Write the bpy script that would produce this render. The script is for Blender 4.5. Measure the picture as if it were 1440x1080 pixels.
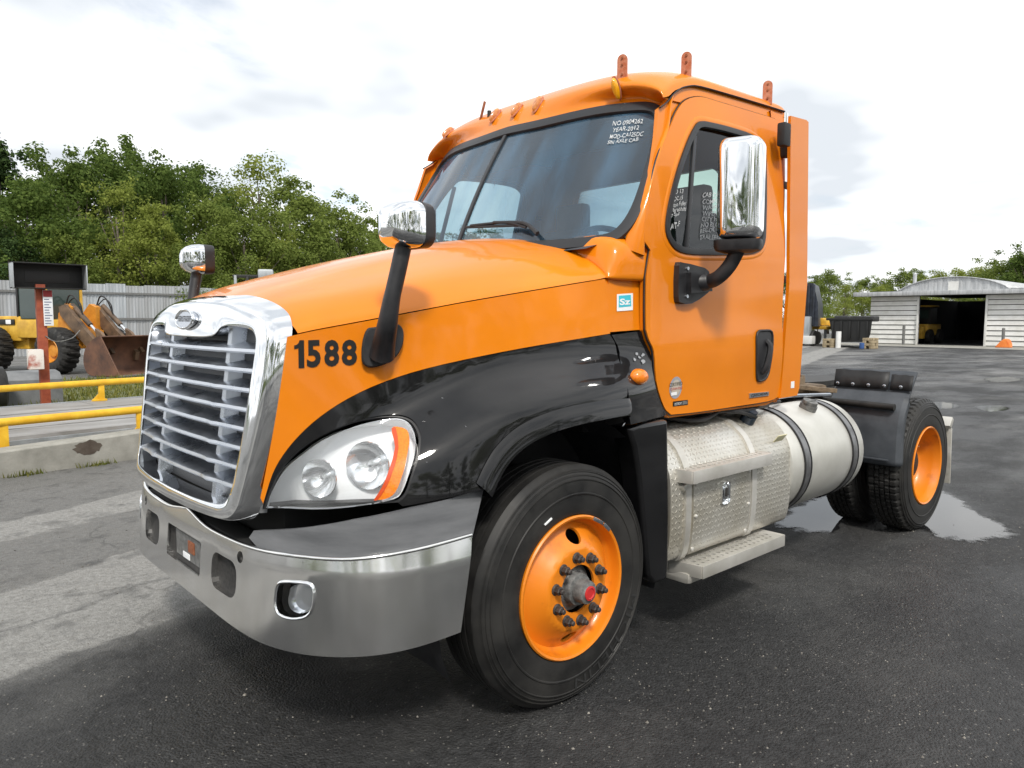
import bpy, bmesh, math, random
import numpy as np
from mathutils import Vector, Matrix
from mathutils.geometry import delaunay_2d_cdt
for o in list(bpy.data.objects): bpy.data.objects.remove(o)
S = bpy.context.scene
COL = S.collection
R_ = math.radians
# ------------------------------------------------------------------ camera
CAM = dict(loc=(2.1803, 3.2101, 1.6025), yaw=-2.3060, pitch=-0.0867, roll=0.0030, f=1035.35)
CP = np.array(CAM['loc'])
_y, _p, _r = CAM['yaw'], CAM['pitch'], CAM['roll']
CD = np.array([math.cos(_y)*math.cos(_p), math.sin(_y)*math.cos(_p), math.sin(_p)])
_R0 = np.array([math.sin(_y), -math.cos(_y), 0.0]); _U0 = np.cross(_R0, CD)
CR = math.cos(_r)*_R0 + math.sin(_r)*_U0
CU = -math.sin(_r)*_R0 + math.cos(_r)*_U0
cd = bpy.data.cameras.new('camera'); cam = bpy.data.objects.new('camera', cd); COL.objects.link(cam)
cd.sensor_width = 36.0; cd.lens = CAM['f']/1440*36.0; cd.clip_start = 0.05; cd.clip_end = 3000
M = Matrix(((CR[0], CU[0], -CD[0], CP[0]), (CR[1], CU[1], -CD[1], CP[1]), (CR[2], CU[2], -CD[2], CP[2]), (0, 0, 0, 1)))
cam.matrix_world = M
S.camera = cam
# ------------------------------------------------------------------ sky and sun
SUN_EL, SUN_AZ = R_(48), R_(58)          # azimuth of the direction towards the sun, from +x to +y
w = bpy.data.worlds.new('World'); S.world = w; w.use_nodes = True
nt = w.node_tree; nt.nodes.clear()
N = nt.nodes.new; L = nt.links.new
out = N('ShaderNodeOutputWorld'); bg = N('ShaderNodeBackground'); bg.inputs['Strength'].default_value = 0.105
sky = N('ShaderNodeTexSky'); sky.sky_type = 'NISHITA'; sky.sun_disc = False
sky.sun_elevation = SUN_EL; sky.sun_rotation = math.pi/2 - SUN_AZ; sky.air_density = 1.0; sky.dust_density = 1.5
tc = N('ShaderNodeTexCoord'); sep = N('ShaderNodeSeparateXYZ'); L(tc.outputs['Generated'], sep.inputs[0])
def mth(op, a, b=None, c=None):
    n = N('ShaderNodeMath'); n.operation = op
    for i, v in enumerate((a, b, c)):
        if v is None: continue
        if isinstance(v, (int, float)): n.inputs[i].default_value = v
        else: L(v, n.inputs[i])
    return n.outputs[0]
zz = mth('ADD', mth('MAXIMUM', sep.outputs['Z'], 0.0), 0.16)
cx = mth('DIVIDE', sep.outputs['X'], zz); cy = mth('DIVIDE', sep.outputs['Y'], zz)
cmb = N('ShaderNodeCombineXYZ'); L(cx, cmb.inputs[0]); L(cy, cmb.inputs[1])
nz = N('ShaderNodeTexNoise'); nz.inputs['Scale'].default_value = 0.85; nz.inputs['Detail'].default_value = 7; nz.inputs['Roughness'].default_value = 0.55
nz.inputs['Distortion'].default_value = 0.35
mp = N('ShaderNodeMapping'); mp.inputs['Location'].default_value = (20.3, 3.3, 3.1); L(cmb.outputs[0], mp.inputs[0]); L(mp.outputs[0], nz.inputs['Vector'])
cov = N('ShaderNodeMapRange'); cov.interpolation_type = 'SMOOTHSTEP'; cov.inputs['From Min'].default_value = 0.20; cov.inputs['From Max'].default_value = 0.42
L(nz.outputs['Fac'], cov.inputs['Value'])
nz2 = N('ShaderNodeTexNoise'); nz2.inputs['Scale'].default_value = 1.5; nz2.inputs["Detail"].default_value = 3; L(mp.outputs[0], nz2.inputs['Vector'])
cr = N('ShaderNodeValToRGB'); L(nz2.outputs['Fac'], cr.inputs['Fac'])
cr.color_ramp.elements[0].position = 0.36; cr.color_ramp.elements[0].color = (5.7, 6.05, 6.45, 1)
cr.color_ramp.elements[1].position = 0.58; cr.color_ramp.elements[1].color = (10.2, 10.3, 10.3, 1)
mx = N('ShaderNodeMixRGB'); L(cov.outputs[0], mx.inputs['Fac']); L(sky.outputs[0], mx.inputs[1]); L(cr.outputs[0], mx.inputs[2])
L(mx.outputs[0], bg.inputs['Color']); L(bg.outputs[0], out.inputs['Surface'])
sl = bpy.data.lights.new('sun', 'SUN'); sl.energy = 2.2; sl.angle = R_(9); sl.color = (1.0, 0.955, 0.88)
so = bpy.data.objects.new('sun', sl); COL.objects.link(so)
sd = Vector((math.cos(SUN_EL)*math.cos(SUN_AZ), math.cos(SUN_EL)*math.sin(SUN_AZ), math.sin(SUN_EL)))
so.rotation_euler = sd.to_track_quat('Z', 'Y').to_euler(); so.location = (0, 0, 30)
S.view_settings.view_transform = 'Standard'; S.view_settings.look = 'None'; S.view_settings.exposure = 0.45; S.view_settings.gamma = 1.0
S.view_settings.use_curve_mapping = False
S.render.engine = 'CYCLES'
# ------------------------------------------------------------------ helpers: pixels of the photograph to rays
def project(P):
    v = np.asarray(P, float) - CP; d = v@CD
    return np.array([720 + CAM['f']*(v@CR)/d, 540 - CAM['f']*(v@CU)/d])
def ray(px):
    return CD + CR*(px[0]-720)/CAM['f'] - CU*(px[1]-540)/CAM['f']
def onp(px, ax, val):
    d = ray(px); i = 'xyz'.index(ax); return CP + d*(val-CP[i])/d[i]
def G(x, y, z=0.0): return onp((x, y), 'z', z)
def hit(surf, px, g=None):
    """parameters (a, b) of the surface point seen at a pixel"""
    best = None
    for g0 in ([g] if g is not None else surf.guess):
        ab = np.array(g0, float)
        for it in range(40):
            p0 = project(surf.pt(*ab)); r = np.array(px)-p0
            if abs(r).max() < 1e-3: break
            h = 1e-4
            J = np.stack([(project(surf.pt(ab[0]+h, ab[1]))-p0)/h, (project(surf.pt(ab[0], ab[1]+h))-p0)/h], 1)
            try: d = np.linalg.solve(J, r)
            except Exception: break
            m = abs(d).max()
            if m > 0.15: d *= 0.15/m
            ab = ab+d
        e = abs(np.array(px)-project(surf.pt(*ab))).max()
        if best is None or e < best[0]: best = (e, ab)
    return best[1]
class Surf:
    def __init__(s, pt, guess): s.pt = pt; s.guess = guess
    def nrm(s, a, b, h=None):
        h = h or getattr(s, 'h', 2e-3)
        u = np.array(s.pt(a+h, b))-np.array(s.pt(a-h, b)); v = np.array(s.pt(a, b+h))-np.array(s.pt(a, b-h))
        n = np.cross(u, v); return n/(np.linalg.norm(n)+1e-12)
def cr1(p0, p1, p2, p3, t):
    return 0.5*((2*p1)+(-p0+p2)*t+(2*p0-5*p1+4*p2-p3)*t*t+(-p0+3*p1-3*p2+p3)*t**3)
def spline(pts, n, closed=False):
    """Catmull-Rom through pts, n samples per span"""
    P = [np.asarray(p, float) for p in pts]; m = len(P); o = []
    if closed:
        for i in range(m):
            for k in range(n): o.append(cr1(P[i-1], P[i], P[(i+1) % m], P[(i+2) % m], k/n))
    else:
        for i in range(m-1):
            a = P[i-1] if i > 0 else 2*P[0]-P[1]; d = P[i+2] if i+2 < m else 2*P[-1]-P[-2]
            for k in range(n): o.append(cr1(a, P[i], P[i+1], d, k/n))
        o.append(P[-1])
    return o
def interp(x, xs, ys):      # smooth 1-D interpolation on increasing xs (Catmull-Rom style, uneven knots)
    xs = list(xs); ys = list(ys)
    if x <= xs[0]: return ys[0]+(ys[1]-ys[0])/(xs[1]-xs[0])*(x-xs[0])
    if x >= xs[-1]: return ys[-1]+(ys[-1]-ys[-2])/(xs[-1]-xs[-2])*(x-xs[-1])
    i = max(k for k in range(len(xs)-1) if xs[k] <= x)
    def m(k):
        if k == 0: return (ys[1]-ys[0])/(xs[1]-xs[0])
        if k == len(xs)-1: return (ys[-1]-ys[-2])/(xs[-1]-xs[-2])
        return (ys[k+1]-ys[k-1])/(xs[k+1]-xs[k-1])
    h = xs[i+1]-xs[i]; t = (x-xs[i])/h
    return ((2*t**3-3*t**2+1)*ys[i]+(t**3-2*t**2+t)*h*m(i)+(-2*t**3+3*t**2)*ys[i+1]+(t**3-t**2)*h*m(i+1))
# ------------------------------------------------------------------ helpers: meshes and objects
def tag(o, label, cat, group=None, kind=None):
    if label: o['label'] = label
    if cat: o['category'] = cat
    if group: o['group'] = group
    if kind: o['kind'] = kind
    return o
def empty(name, loc=(0, 0, 0), rz=0.0, parent=None):
    o = bpy.data.objects.new(name, None); COL.objects.link(o); o.location = loc; o.rotation_euler = (0, 0, rz)
    o.empty_display_size = 0.2
    if parent: o.parent = parent
    return o
def mk(name, V, F, mat, parent=None, smooth=True, angle=35, normals=None, flip=False):
    me = bpy.data.meshes.new(name)
    if flip: F = [tuple(reversed(f)) for f in F]
    me.from_pydata([tuple(map(float, v)) for v in V], [], F); me.update()
    mats = mat if isinstance(mat, (list, tuple)) else [mat]
    for m in mats:
        me.materials.append(m)
    if smooth:
        me.shade_smooth()
        if normals is not None: me.normals_split_custom_set_from_vertices([tuple(n) for n in normals])
        elif angle: me.set_sharp_from_angle(angle=R_(angle))
    o = bpy.data.objects.new(name, me); COL.objects.link(o)
    if parent: o.parent = parent
    return o
class MB:
    def __init__(s): s.V = []; s.F = []
    def add(s, V, F):
        b = len(s.V); s.V += [tuple(v) for v in V]; s.F += [tuple(i+b for i in f) for f in F]; return s
    def box(s, c, d, bev=0.0, rot=None):
        bm = bmesh.new(); bmesh.ops.create_cube(bm, size=1.0)
        for v in bm.verts: v.co = Vector((v.co.x*d[0], v.co.y*d[1], v.co.z*d[2]))
        if bev > 0: bmesh.ops.bevel(bm, geom=list(bm.edges), offset=bev, segments=2, affect='EDGES', profile=0.6)
        bm.verts.index_update()
        V = []
        for v in bm.verts:
            q = v.co.copy()
            if rot is not None: q = rot@q
            V.append((q.x+c[0], q.y+c[1], q.z+c[2]))
        F = [tuple(v.index for v in f.verts) for f in bm.faces]; bm.free()
        return s.add(V, F)
    def bar(s, a, b, wd, ht, bev=0.0, up=(0, 0, 1)):
        a = Vector(a); b = Vector(b); x = (b-a); l = x.length; x.normalize(); u = Vector(up)
        y = u.cross(x)
        if y.length < 1e-4: y = Vector((0, 1, 0)).cross(x)
        y.normalize(); z = x.cross(y)
        return s.box((a+b)/2, (l, wd, ht), bev, Matrix((x, y, z)).transposed())
    def tube(s, path, rad, n=10, cap=True):
        P = [Vector(p) for p in path]; m = len(P)
        rs = rad if isinstance(rad, (list, tuple)) else [rad]*m
        up = None; V = []; F = []
        for i in range(m):
            t = (P[min(i+1, m-1)]-P[max(i-1, 0)]).normalized()
            if up is None:
                up = Vector((0, 0, 1)) if abs(t.z) < 0.9 else Vector((1, 0, 0))
            a = (up-t*up.dot(t)).normalized(); b = t.cross(a); up = a
            r = rs[i]; ra, rb = (r if isinstance(r, tuple) else (r, r))
            for k in range(n):
                th = 2*math.pi*k/n; q = P[i]+a*(math.cos(th)*ra)+b*(math.sin(th)*rb); V.append(tuple(q))
        for i in range(m-1):
            for k in range(n):
                k2 = (k+1) % n; F.append((i*n+k, i*n+k2, (i+1)*n+k2, (i+1)*n+k))
        if cap:
            F.append(tuple(range(n-1, -1, -1))); F.append(tuple((m-1)*n+k for k in range(n)))
        return s.add(V, F)
    def cyl(s, a, b, r, n=16): return s.tube([a, b], r, n)
    def lathe(s, prof, c=(0, 0, 0), axis='y', n=48, a0=0.0, a1=2*math.pi, mod=None):
        """prof: (r, h) pairs; axis y: h along +y"""
        full = abs(a1-a0-2*math.pi) < 1e-6; nn = n if full else n+1
        V = []; F = []; m = len(prof)
        for k in range(nn):
            th = a0+(a1-a0)*k/n
            for j, (r, h) in enumerate(prof):
                rr = r if mod is None else mod(r, h, th, j)
                if axis == 'y': q = (c[0]+rr*math.cos(th), c[1]+h, c[2]+rr*math.sin(th))
                elif axis == 'x': q = (c[0]+h, c[1]+rr*math.cos(th), c[2]+rr*math.sin(th))
                else: q = (c[0]+rr*math.cos(th), c[1]+rr*math.sin(th), c[2]+h)
                V.append(q)
        for k in range(n):
            k2 = (k+1) % nn
            for j in range(m-1):
                f = (k*m+j, k*m+j+1, k2*m+j+1, k2*m+j)
                F.append(f if axis != 'y' else f[::-1])
        return s.add(V, F)
    def prism(s, poly, h0, h1, fn):
        """poly 2-D points; fn(u, v, h) -> 3-D"""
        n = len(poly); V = [fn(u, v, h0) for u, v in poly]+[fn(u, v, h1) for u, v in poly]
        F = [tuple(range(n-1, -1, -1)), tuple(range(n, 2*n))]+[(i, (i+1) % n, n+(i+1) % n, n+i) for i in range(n)]
        return s.add(V, F)
    def build(s, name, mat, parent=None, smooth=True, angle=35, recalc=True):
        o = mk(name, s.V, s.F, mat, parent, smooth, None)
        if recalc:
            bm = bmesh.new(); bm.from_mesh(o.data); bmesh.ops.recalc_face_normals(bm, faces=bm.faces); bm.to_mesh(o.data); bm.free()
        if smooth:
            o.data.shade_smooth(); o.data.set_sharp_from_angle(angle=R_(angle))
        return o
def loft(rows, nu, nv, name, mat, parent=None, mirror=False, flip=False, angle=None):
    """rows: list of equal-length point lists; spline in both directions"""
    A = [spline(r, nu) for r in rows]
    cols = list(zip(*A)); B = [spline(c, nv) for c in cols]       # B[j][i]
    nj = len(B); ni = len(B[0]); V = [B[j][i] for j in range(nj) for i in range(ni)]
    F = [(j*ni+i, (j+1)*ni+i, (j+1)*ni+i+1, j*ni+i+1) for j in range(nj-1) for i in range(ni-1)]
    os = [mk(name, V, F, mat, parent, True, angle, flip=flip)]
    if mirror:
        os.append(mk(name, [(v[0], -v[1], v[2]) for v in V], F, mat, parent, True, angle, flip=not flip))
    return os
def inside(p, poly):
    c = False; n = len(poly)
    for i in range(n):
        x1, y1 = poly[i]; x2, y2 = poly[(i+1) % n]
        if (y1 > p[1]) != (y2 > p[1]) and p[0] < (x2-x1)*(p[1]-y1)/(y2-y1)+x1: c = not c
    return c
def segdist(p, poly):
    P = np.asarray(poly); Q = np.roll(P, -1, 0); d = Q-P; w_ = np.array(p)-P
    t = np.clip((w_*d).sum(1)/((d*d).sum(1)+1e-12), 0, 1)
    return np.sqrt((((w_-t[:, None]*d))**2).sum(1)).min()
def resample(poly, res):
    o = []
    n = len(poly)
    for i in range(n):
        a = np.array(poly[i]); b = np.array(poly[(i+1) % n]); k = max(1, int(math.ceil(np.linalg.norm(b-a)/res)))
        for j in range(k): o.append(tuple(a+(b-a)*j/k))
    return o
def panel(name, surf, outline, mat, parent=None, holes=(), res=0.04, off=0.0, depth=0.015, mirror=False, back=False, seal=None):
    """a sheet cut from a surface along an outline (parameters), with a folded rim"""
    loops = [resample(outline, res)]+[resample(h, res*0.6) for h in holes]
    pts = []; edges = []
    for lp in loops:
        b = len(pts); n = len(lp); pts += [Vector(p) for p in lp]; edges += [(b+i, b+(i+1) % n) for i in range(n)]
    A = np.array(loops[0]); mn = A.min(0); mxx = A.max(0)
    for i in range(int((mxx[0]-mn[0])/res)+1):
        for j in range(int((mxx[1]-mn[1])/res)+1):
            q = (mn[0]+(i+0.5)*res, mn[1]+(j+0.5)*res)
            if not inside(q, loops[0]) or any(inside(q, h) for h in loops[1:]): continue
            if min(segdist(q, lp) for lp in loops) < res*0.45: continue
            pts.append(Vector(q))
    vv, ee, ff, _, _, _ = delaunay_2d_cdt(pts, edges, [], 0, 1e-6)
    keep = []
    for f in ff:
        q = ((vv[f[0]].x+vv[f[1]].x+vv[f[2]].x)/3, (vv[f[0]].y+vv[f[1]].y+vv[f[2]].y)/3)
        if inside(q, loops[0]) and not any(inside(q, h) for h in loops[1:]): keep.append(f)
    ff = keep
    V = []; Nn = []
    sgn = None
    for p in vv:
        n = surf.nrm(p.x, p.y)
        if sgn is None:
            q = np.array(surf.pt(p.x, p.y)); ref = q-np.array((q[0]*0.6-0.25, 0, 1.3)) if not hasattr(surf, 'ref') else np.array(surf.ref)
            sgn = 1.0 if n@ref > 0 else -1.0
        n = n*sgn; V.append(np.array(surf.pt(p.x, p.y))+n*off); Nn.append(n)
    F = []
    for f in ff:
        a, b, c = (V[f[0]], V[f[1]], V[f[2]])
        if np.cross(b-a, c-a)@(Nn[f[0]]) < 0: f = list(reversed(f))
        F.append(tuple(f))
    cnt = {}
    for f in F:
        for i in range(len(f)):
            a, b = f[i], f[(i+1) % len(f)]; cnt[(a, b)] = cnt.get((a, b), 0)+1
    bd = [(a, b) for (a, b) in cnt if (b, a) not in cnt]
    if depth > 0:
        for a, b in bd:
            i = len(V); e = V[b]-V[a]; nn = np.cross(e, Nn[a]); nn = nn/(np.linalg.norm(nn)+1e-12)
            V += [V[a], V[b], V[b]-Nn[b]*depth, V[a]-Nn[a]*depth]; Nn += [nn]*4
            F.append((i+1, i, i+3, i+2))
    os = [mk(name, V, F, mat, parent, True, None, normals=Nn)]
    if mirror:
        os.append(mk(name, [(v[0], -v[1], v[2]) for v in V], F, mat, parent, True, None, normals=[(n[0], -n[1], n[2]) for n in Nn], flip=True))
    return os if mirror else os[0]
def outl(surf, pxs, n=1, closed=True, corners=()):
    """pixels -> surface parameters, optionally smoothed; corners: indices kept sharp"""
    P = [hit(surf, p) for p in pxs]
    if n == 1: return [tuple(p) for p in P]
    m = len(P); o = []
    for i in range(m):
        a, b, c, d = i-1, i, (i+1) % m, (i+2) % m
        p0 = P[a] if b not in corners else 2*P[b]-P[c]
        p3 = P[d] if c not in corners else 2*P[c]-P[b]
        for k in range(n): o.append(tuple(cr1(p0, P[b], P[c], p3, k/n)))
    return o
def rib(name, surf, params, wd, ht, mat, parent=None, closed=True, off=0.0, mirror=False, mode='round', n=8):
    """a bead (rubber seal, lip) that follows a line on a surface"""
    m = len(params); V = []; F = []
    P3 = [np.array(surf.pt(*p)) for p in params]
    sg = None
    for i in range(m):
        nr = surf.nrm(*params[i])
        if sg is None:
            ref = P3[i]-np.array((P3[i][0]*0.6-0.25, 0, 1.3)) if not hasattr(surf, 'ref') else np.array(surf.ref); sg = 1 if nr@ref > 0 else -1
        nr = nr*sg
        t = (P3[(i+1) % m]-P3[i-1]) if closed else (P3[min(i+1, m-1)]-P3[max(i-1, 0)])
        t = t/(np.linalg.norm(t)+1e-12); b = np.cross(nr, t)
        for k in range(n):
            th = 2*math.pi*k/n; c_, s_ = math.cos(th), math.sin(th)
            if mode == 'flat':
                e = 0.45; c_ = math.copysign(abs(c_)**e, c_); s_ = math.copysign(abs(s_)**e, s_)
            V.append(P3[i]+nr*off+b*c_*wd/2+nr*s_*ht/2)
    for i in range(m if closed else m-1):
        for k in range(n):
            k2 = (k+1) % n; i2 = (i+1) % m; F.append((i*n+k, i2*n+k, i2*n+k2, i*n+k2))
    if not closed: F += [tuple(range(n)), tuple((m-1)*n+k for k in range(n-1, -1, -1))]
    os = []
    for sgn in ((1, -1) if mirror else (1,)):
        o = mk(name, [(v[0], v[1]*sgn, v[2]) for v in V], F, mat, parent, True, None)
        bm = bmesh.new(); bm.from_mesh(o.data); bmesh.ops.recalc_face_normals(bm, faces=bm.faces); bm.to_mesh(o.data); bm.free()
        o.data.shade_smooth(); o.data.set_sharp_from_angle(angle=R_(50)); os.append(o)
    return os if mirror else os[0]
def text2d(s, bold=0.0, space=1.0, shear=0.0):
    """triangles of a line of text, normalised to its bounding box; returns verts, faces, aspect"""
    cu = bpy.data.curves.new('lettering', 'FONT'); cu.body = s; cu.size = 1.0; cu.offset = bold; cu.space_character = space; cu.shear = shear
    cu.resolution_u = 3
    o = bpy.data.objects.new('lettering', cu); COL.objects.link(o); bpy.context.view_layer.update()
    me = bpy.data.meshes.new_from_object(o.evaluated_get(bpy.context.evaluated_depsgraph_get()))
    V = [(v.co.x, v.co.y) for v in me.vertices]; F = [tuple(p.vertices) for p in me.polygons]
    bpy.data.objects.remove(o); bpy.data.curves.remove(cu); bpy.data.meshes.remove(me)
    A = np.array(V); mn = A.min(0); d = A.max(0)-mn
    return [(float((v[0]-mn[0])/d[0]), float((v[1]-mn[1])/d[1])) for v in V], F, d[0]/d[1]
def decal(name, s, surf, bl, br, tl, mat, parent, bold=0.0, off=0.002, space=1.0, wob=0.0):
    """lettering laid on a surface; bl, br, tl are parameters of three corners"""
    V, F, _ = text2d(s, bold, space)
    bl, br, tl = map(np.array, (bl, br, tl)); W = []
    n0 = None
    ph = len(s)*1.7+ord(s[0])
    for u, v in V:
        if wob: v = v+wob*(math.sin(u*11+ph)+.7*math.sin(u*29+ph*2)); u = u+wob*.05*math.sin(v*5+u*40+ph)
        ab = bl+(br-bl)*u+(tl-bl)*v; n = surf.nrm(*ab)
        q = np.array(surf.pt(*ab))
        if n0 is None: n0 = 1 if n@(CP-q) > 0 else -1
        W.append(q+n*n0*off)
    return mk(name, W, F, mat, parent, False)
# ------------------------------------------------------------------ materials
MT = {}
def mat(name, col=(0.5, 0.5, 0.5), rough=0.5, metal=0.0, coat=0.0, spec=0.5, trans=0.0, emis=None):
    m = bpy.data.materials.new(name); m.use_nodes = True; b = m.node_tree.nodes['Principled BSDF']
    b.inputs['Base Color'].default_value = (*col, 1); b.inputs['Roughness'].default_value = rough; b.inputs['Metallic'].default_value = metal
    b.inputs['Coat Weight'].default_value = coat; b.inputs['Coat Roughness'].default_value = 0.04; b.inputs['Specular IOR Level'].default_value = spec
    if trans: b.inputs['Transmission Weight'].default_value = trans
    if emis: b.inputs['Emission Color'].default_value = (*emis[0], 1); b.inputs['Emission Strength'].default_value = emis[1]
    MT[name] = m; return m
def nodes(m): return m.node_tree.nodes, m.node_tree.links, m.node_tree.nodes['Principled BSDF']
def noisy(m, c1, c2, scale=8.0, detail=6, lo=0.35, hi=0.65, r1=None, r2=None, bump=0.0, bscale=None, stretch=(1, 1, 1), coord='Object', dist=0.0):
    """vary colour and roughness with noise, add fine relief"""
    n, l, b = nodes(m)
    t = n.new('ShaderNodeTexCoord'); mp_ = n.new('ShaderNodeMapping'); mp_.inputs['Scale'].default_value = stretch; l.new(t.outputs[coord], mp_.inputs[0])
    z = n.new('ShaderNodeTexNoise'); z.inputs['Scale'].default_value = scale; z.inputs['Detail'].default_value = detail; z.inputs['Roughness'].default_value = 0.62
    z.inputs['Distortion'].default_value = dist
    l.new(mp_.outputs[0], z.inputs['Vector'])
    r = n.new('ShaderNodeValToRGB'); r.color_ramp.elements[0].position = lo; r.color_ramp.elements[1].position = hi
    r.color_ramp.elements[0].color = (*c1, 1); r.color_ramp.elements[1].color = (*c2, 1); l.new(z.outputs['Fac'], r.inputs['Fac']); l.new(r.outputs[0], b.inputs['Base Color'])
    if r1 is not None:
        q = n.new('ShaderNodeMapRange'); q.inputs['From Min'].default_value = lo; q.inputs['From Max'].default_value = hi
        q.inputs['To Min'].default_value = r1; q.inputs['To Max'].default_value = r2; l.new(z.outputs['Fac'], q.inputs['Value']); l.new(q.outputs[0], b.inputs['Roughness'])
    if bump:
        z2 = n.new('ShaderNodeTexNoise'); z2.inputs['Scale'].default_value = bscale or scale*4; z2.inputs['Detail'].default_value = 4; l.new(mp_.outputs[0], z2.inputs['Vector'])
        bp = n.new('ShaderNodeBump'); bp.inputs['Strength'].default_value = bump; bp.inputs['Distance'].default_value = 0.01; l.new(z2.outputs['Fac'], bp.inputs['Height']); l.new(bp.outputs[0], b.inputs['Normal'])
    return m
ORANGE = mat('orange_paint', (0.76, 0.215, 0.004), 0.34, coat=0.55, spec=0.15); noisy(ORANGE, (0.70, 0.192, 0.004), (0.80, 0.232, 0.005), 1.7, 9, .3, .7, r1=0.28, r2=0.44)
nodes(ORANGE)[2].inputs['Coat Roughness'].default_value = 0.06
ORANGEW = mat('orange_wheel_paint', (0.74, 0.18, 0.006), 0.4, coat=0.25); noisy(ORANGEW, (0.42, 0.105, 0.008), (0.76, 0.22, 0.008), 7, 10, .24, .46, r1=0.55, r2=0.36)
BLACKP = mat('black_paint', (0.004, 0.004, 0.005), 0.45, coat=0.85, spec=0.1); noisy(BLACKP, (0.003, 0.003, 0.0035), (0.007, 0.007, 0.008), 5, 6, r1=0.4, r2=0.55)
nodes(BLACKP)[2].inputs['Coat Roughness'].default_value = 0.05
PLAST = mat('black_plastic', (0.018, 0.018, 0.020), 0.45); noisy(PLAST, (0.014, 0.014, 0.016), (0.026, 0.026, 0.029), 12, 5, r1=0.38, r2=0.55, bump=0.08, bscale=260)
SCUFF = mat('scuffed_plastic', (0.05, 0.052, 0.056), 0.45); noisy(SCUFF, (0.085, 0.088, 0.095), (0.20, 0.205, 0.215), 3, 7, 0.32, 0.75, r1=0.28, r2=0.42, stretch=(.6, .6, 3.5))
RUBBER = mat('rubber', (0.014, 0.014, 0.015), 0.62); noisy(RUBBER, (0.011, 0.011, 0.012), (0.026, 0.026, 0.027), 14, 6, r1=0.5, r2=0.72)
SEAL = mat('rubber_seal', (0.022, 0.023, 0.026), 0.42)
TYRE = mat('tyre_rubber', (0.02, 0.02, 0.021), 0.6, spec=.3); noisy(TYRE, (0.011, 0.011, 0.0112), (0.045, 0.043, 0.040), 4.5, 10, 0.34, 0.82, r1=0.42, r2=0.72)
CHROME = mat('chrome', (0.86, 0.87, 0.89), 0.05, 1.0); noisy(CHROME, (0.80, 0.81, 0.83), (0.90, 0.91, 0.92), 9, 6, r1=0.03, r2=0.09)
GCHROME = mat('satin_chrome', (0.72, 0.75, 0.80), 0.2, 1.0); noisy(GCHROME, (0.52, 0.55, 0.60), (0.66, 0.69, 0.74), 6, 5, r1=0.24, r2=0.36)
STEEL = mat('stainless', (0.60, 0.60, 0.60), 0.24, 1.0); noisy(STEEL, (0.74, 0.73, 0.70), (0.88, 0.88, 0.88), 2.2, 4, 0.30, 0.66, r1=0.18, r2=0.10, stretch=(1, 1, 0.4))
ALU = mat('aluminium', (0.62, 0.60, 0.55), 0.38, 0.55)
noisy(ALU, (0.52, 0.50, 0.45), (0.72, 0.70, 0.66), 3, 8, r1=0.30, r2=0.46)
TANK = mat('tank_aluminium', (0.66, 0.655, 0.62), 0.42, 0.5); noisy(TANK, (0.54, 0.53, 0.48), (0.72, 0.71, 0.67), 2.4, 9, 0.33, 0.68, r1=0.34, r2=0.50)
STRAP = mat('steel_strap', (0.20, 0.20, 0.205), 0.4, 0.7); noisy(STRAP, (0.13, 0.13, 0.135), (0.26, 0.26, 0.265), 12, 5)
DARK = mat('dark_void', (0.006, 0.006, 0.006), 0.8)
FRAME = mat('chassis_black', (0.014, 0.013, 0.012), 0.6); noisy(FRAME, (0.008, 0.008, 0.008), (0.03, 0.027, 0.024), 9, 7)
RUST = mat('rust', (0.2, 0.07, 0.03), 0.85); noisy(RUST, (0.20, 0.055, 0.02), (0.34, 0.13, 0.06), 30, 7, bump=0.3, bscale=150)
RUSTTAB = mat('faded_orange_tab', (0.5, 0.14, 0.05), 0.6); noisy(RUSTTAB, (0.42, 0.10, 0.03), (0.52, 0.21, 0.12), 40, 6)
AMBER = mat('amber_lens', (0.85, 0.22, 0.01), 0.15, coat=0.8); noisy(AMBER, (0.80, 0.17, 0.006), (0.9, 0.26, 0.012), 160, 3)
AMBERF = mat('faded_amber_lens', (0.55, 0.20, 0.05), 0.3, coat=0.5); noisy(AMBERF, (0.42, 0.13, 0.03), (0.65, 0.28, 0.08), 50, 5)
YAMBER = mat('yellow_amber_lens', (0.9, 0.42, 0.01), 0.15, coat=0.8)
REDL = mat('red_lens', (0.55, 0.03, 0.03), 0.25, coat=0.5)
CHALK = mat('grease_pencil', (0.55, 0.57, 0.58), 0.8)
WHITE = mat('white_marker', (0.82, 0.83, 0.84), 0.7)
BLKTXT = mat('black_vinyl', (0.008, 0.008, 0.008), 0.35)
GREY = mat('grey_metal', (0.16, 0.16, 0.16), 0.55, 0.4); noisy(GREY, (0.10, 0.10, 0.10), (0.26, 0.26, 0.25), 40, 7, 0.3, 0.7, bump=0.3, bscale=120)
LUG = mat('lug_nut', (0.05, 0.045, 0.042), 0.6, 0.3); noisy(LUG, (0.03, 0.028, 0.028), (0.085, 0.07, 0.062), 60, 5)
INTER = mat('cab_interior', (0.028, 0.029, 0.032), 0.75); noisy(INTER, (0.022, 0.023, 0.026), (0.04, 0.041, 0.045), 6, 4)
DASH = mat('dashboard', (0.055, 0.058, 0.065), 0.6)
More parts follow.
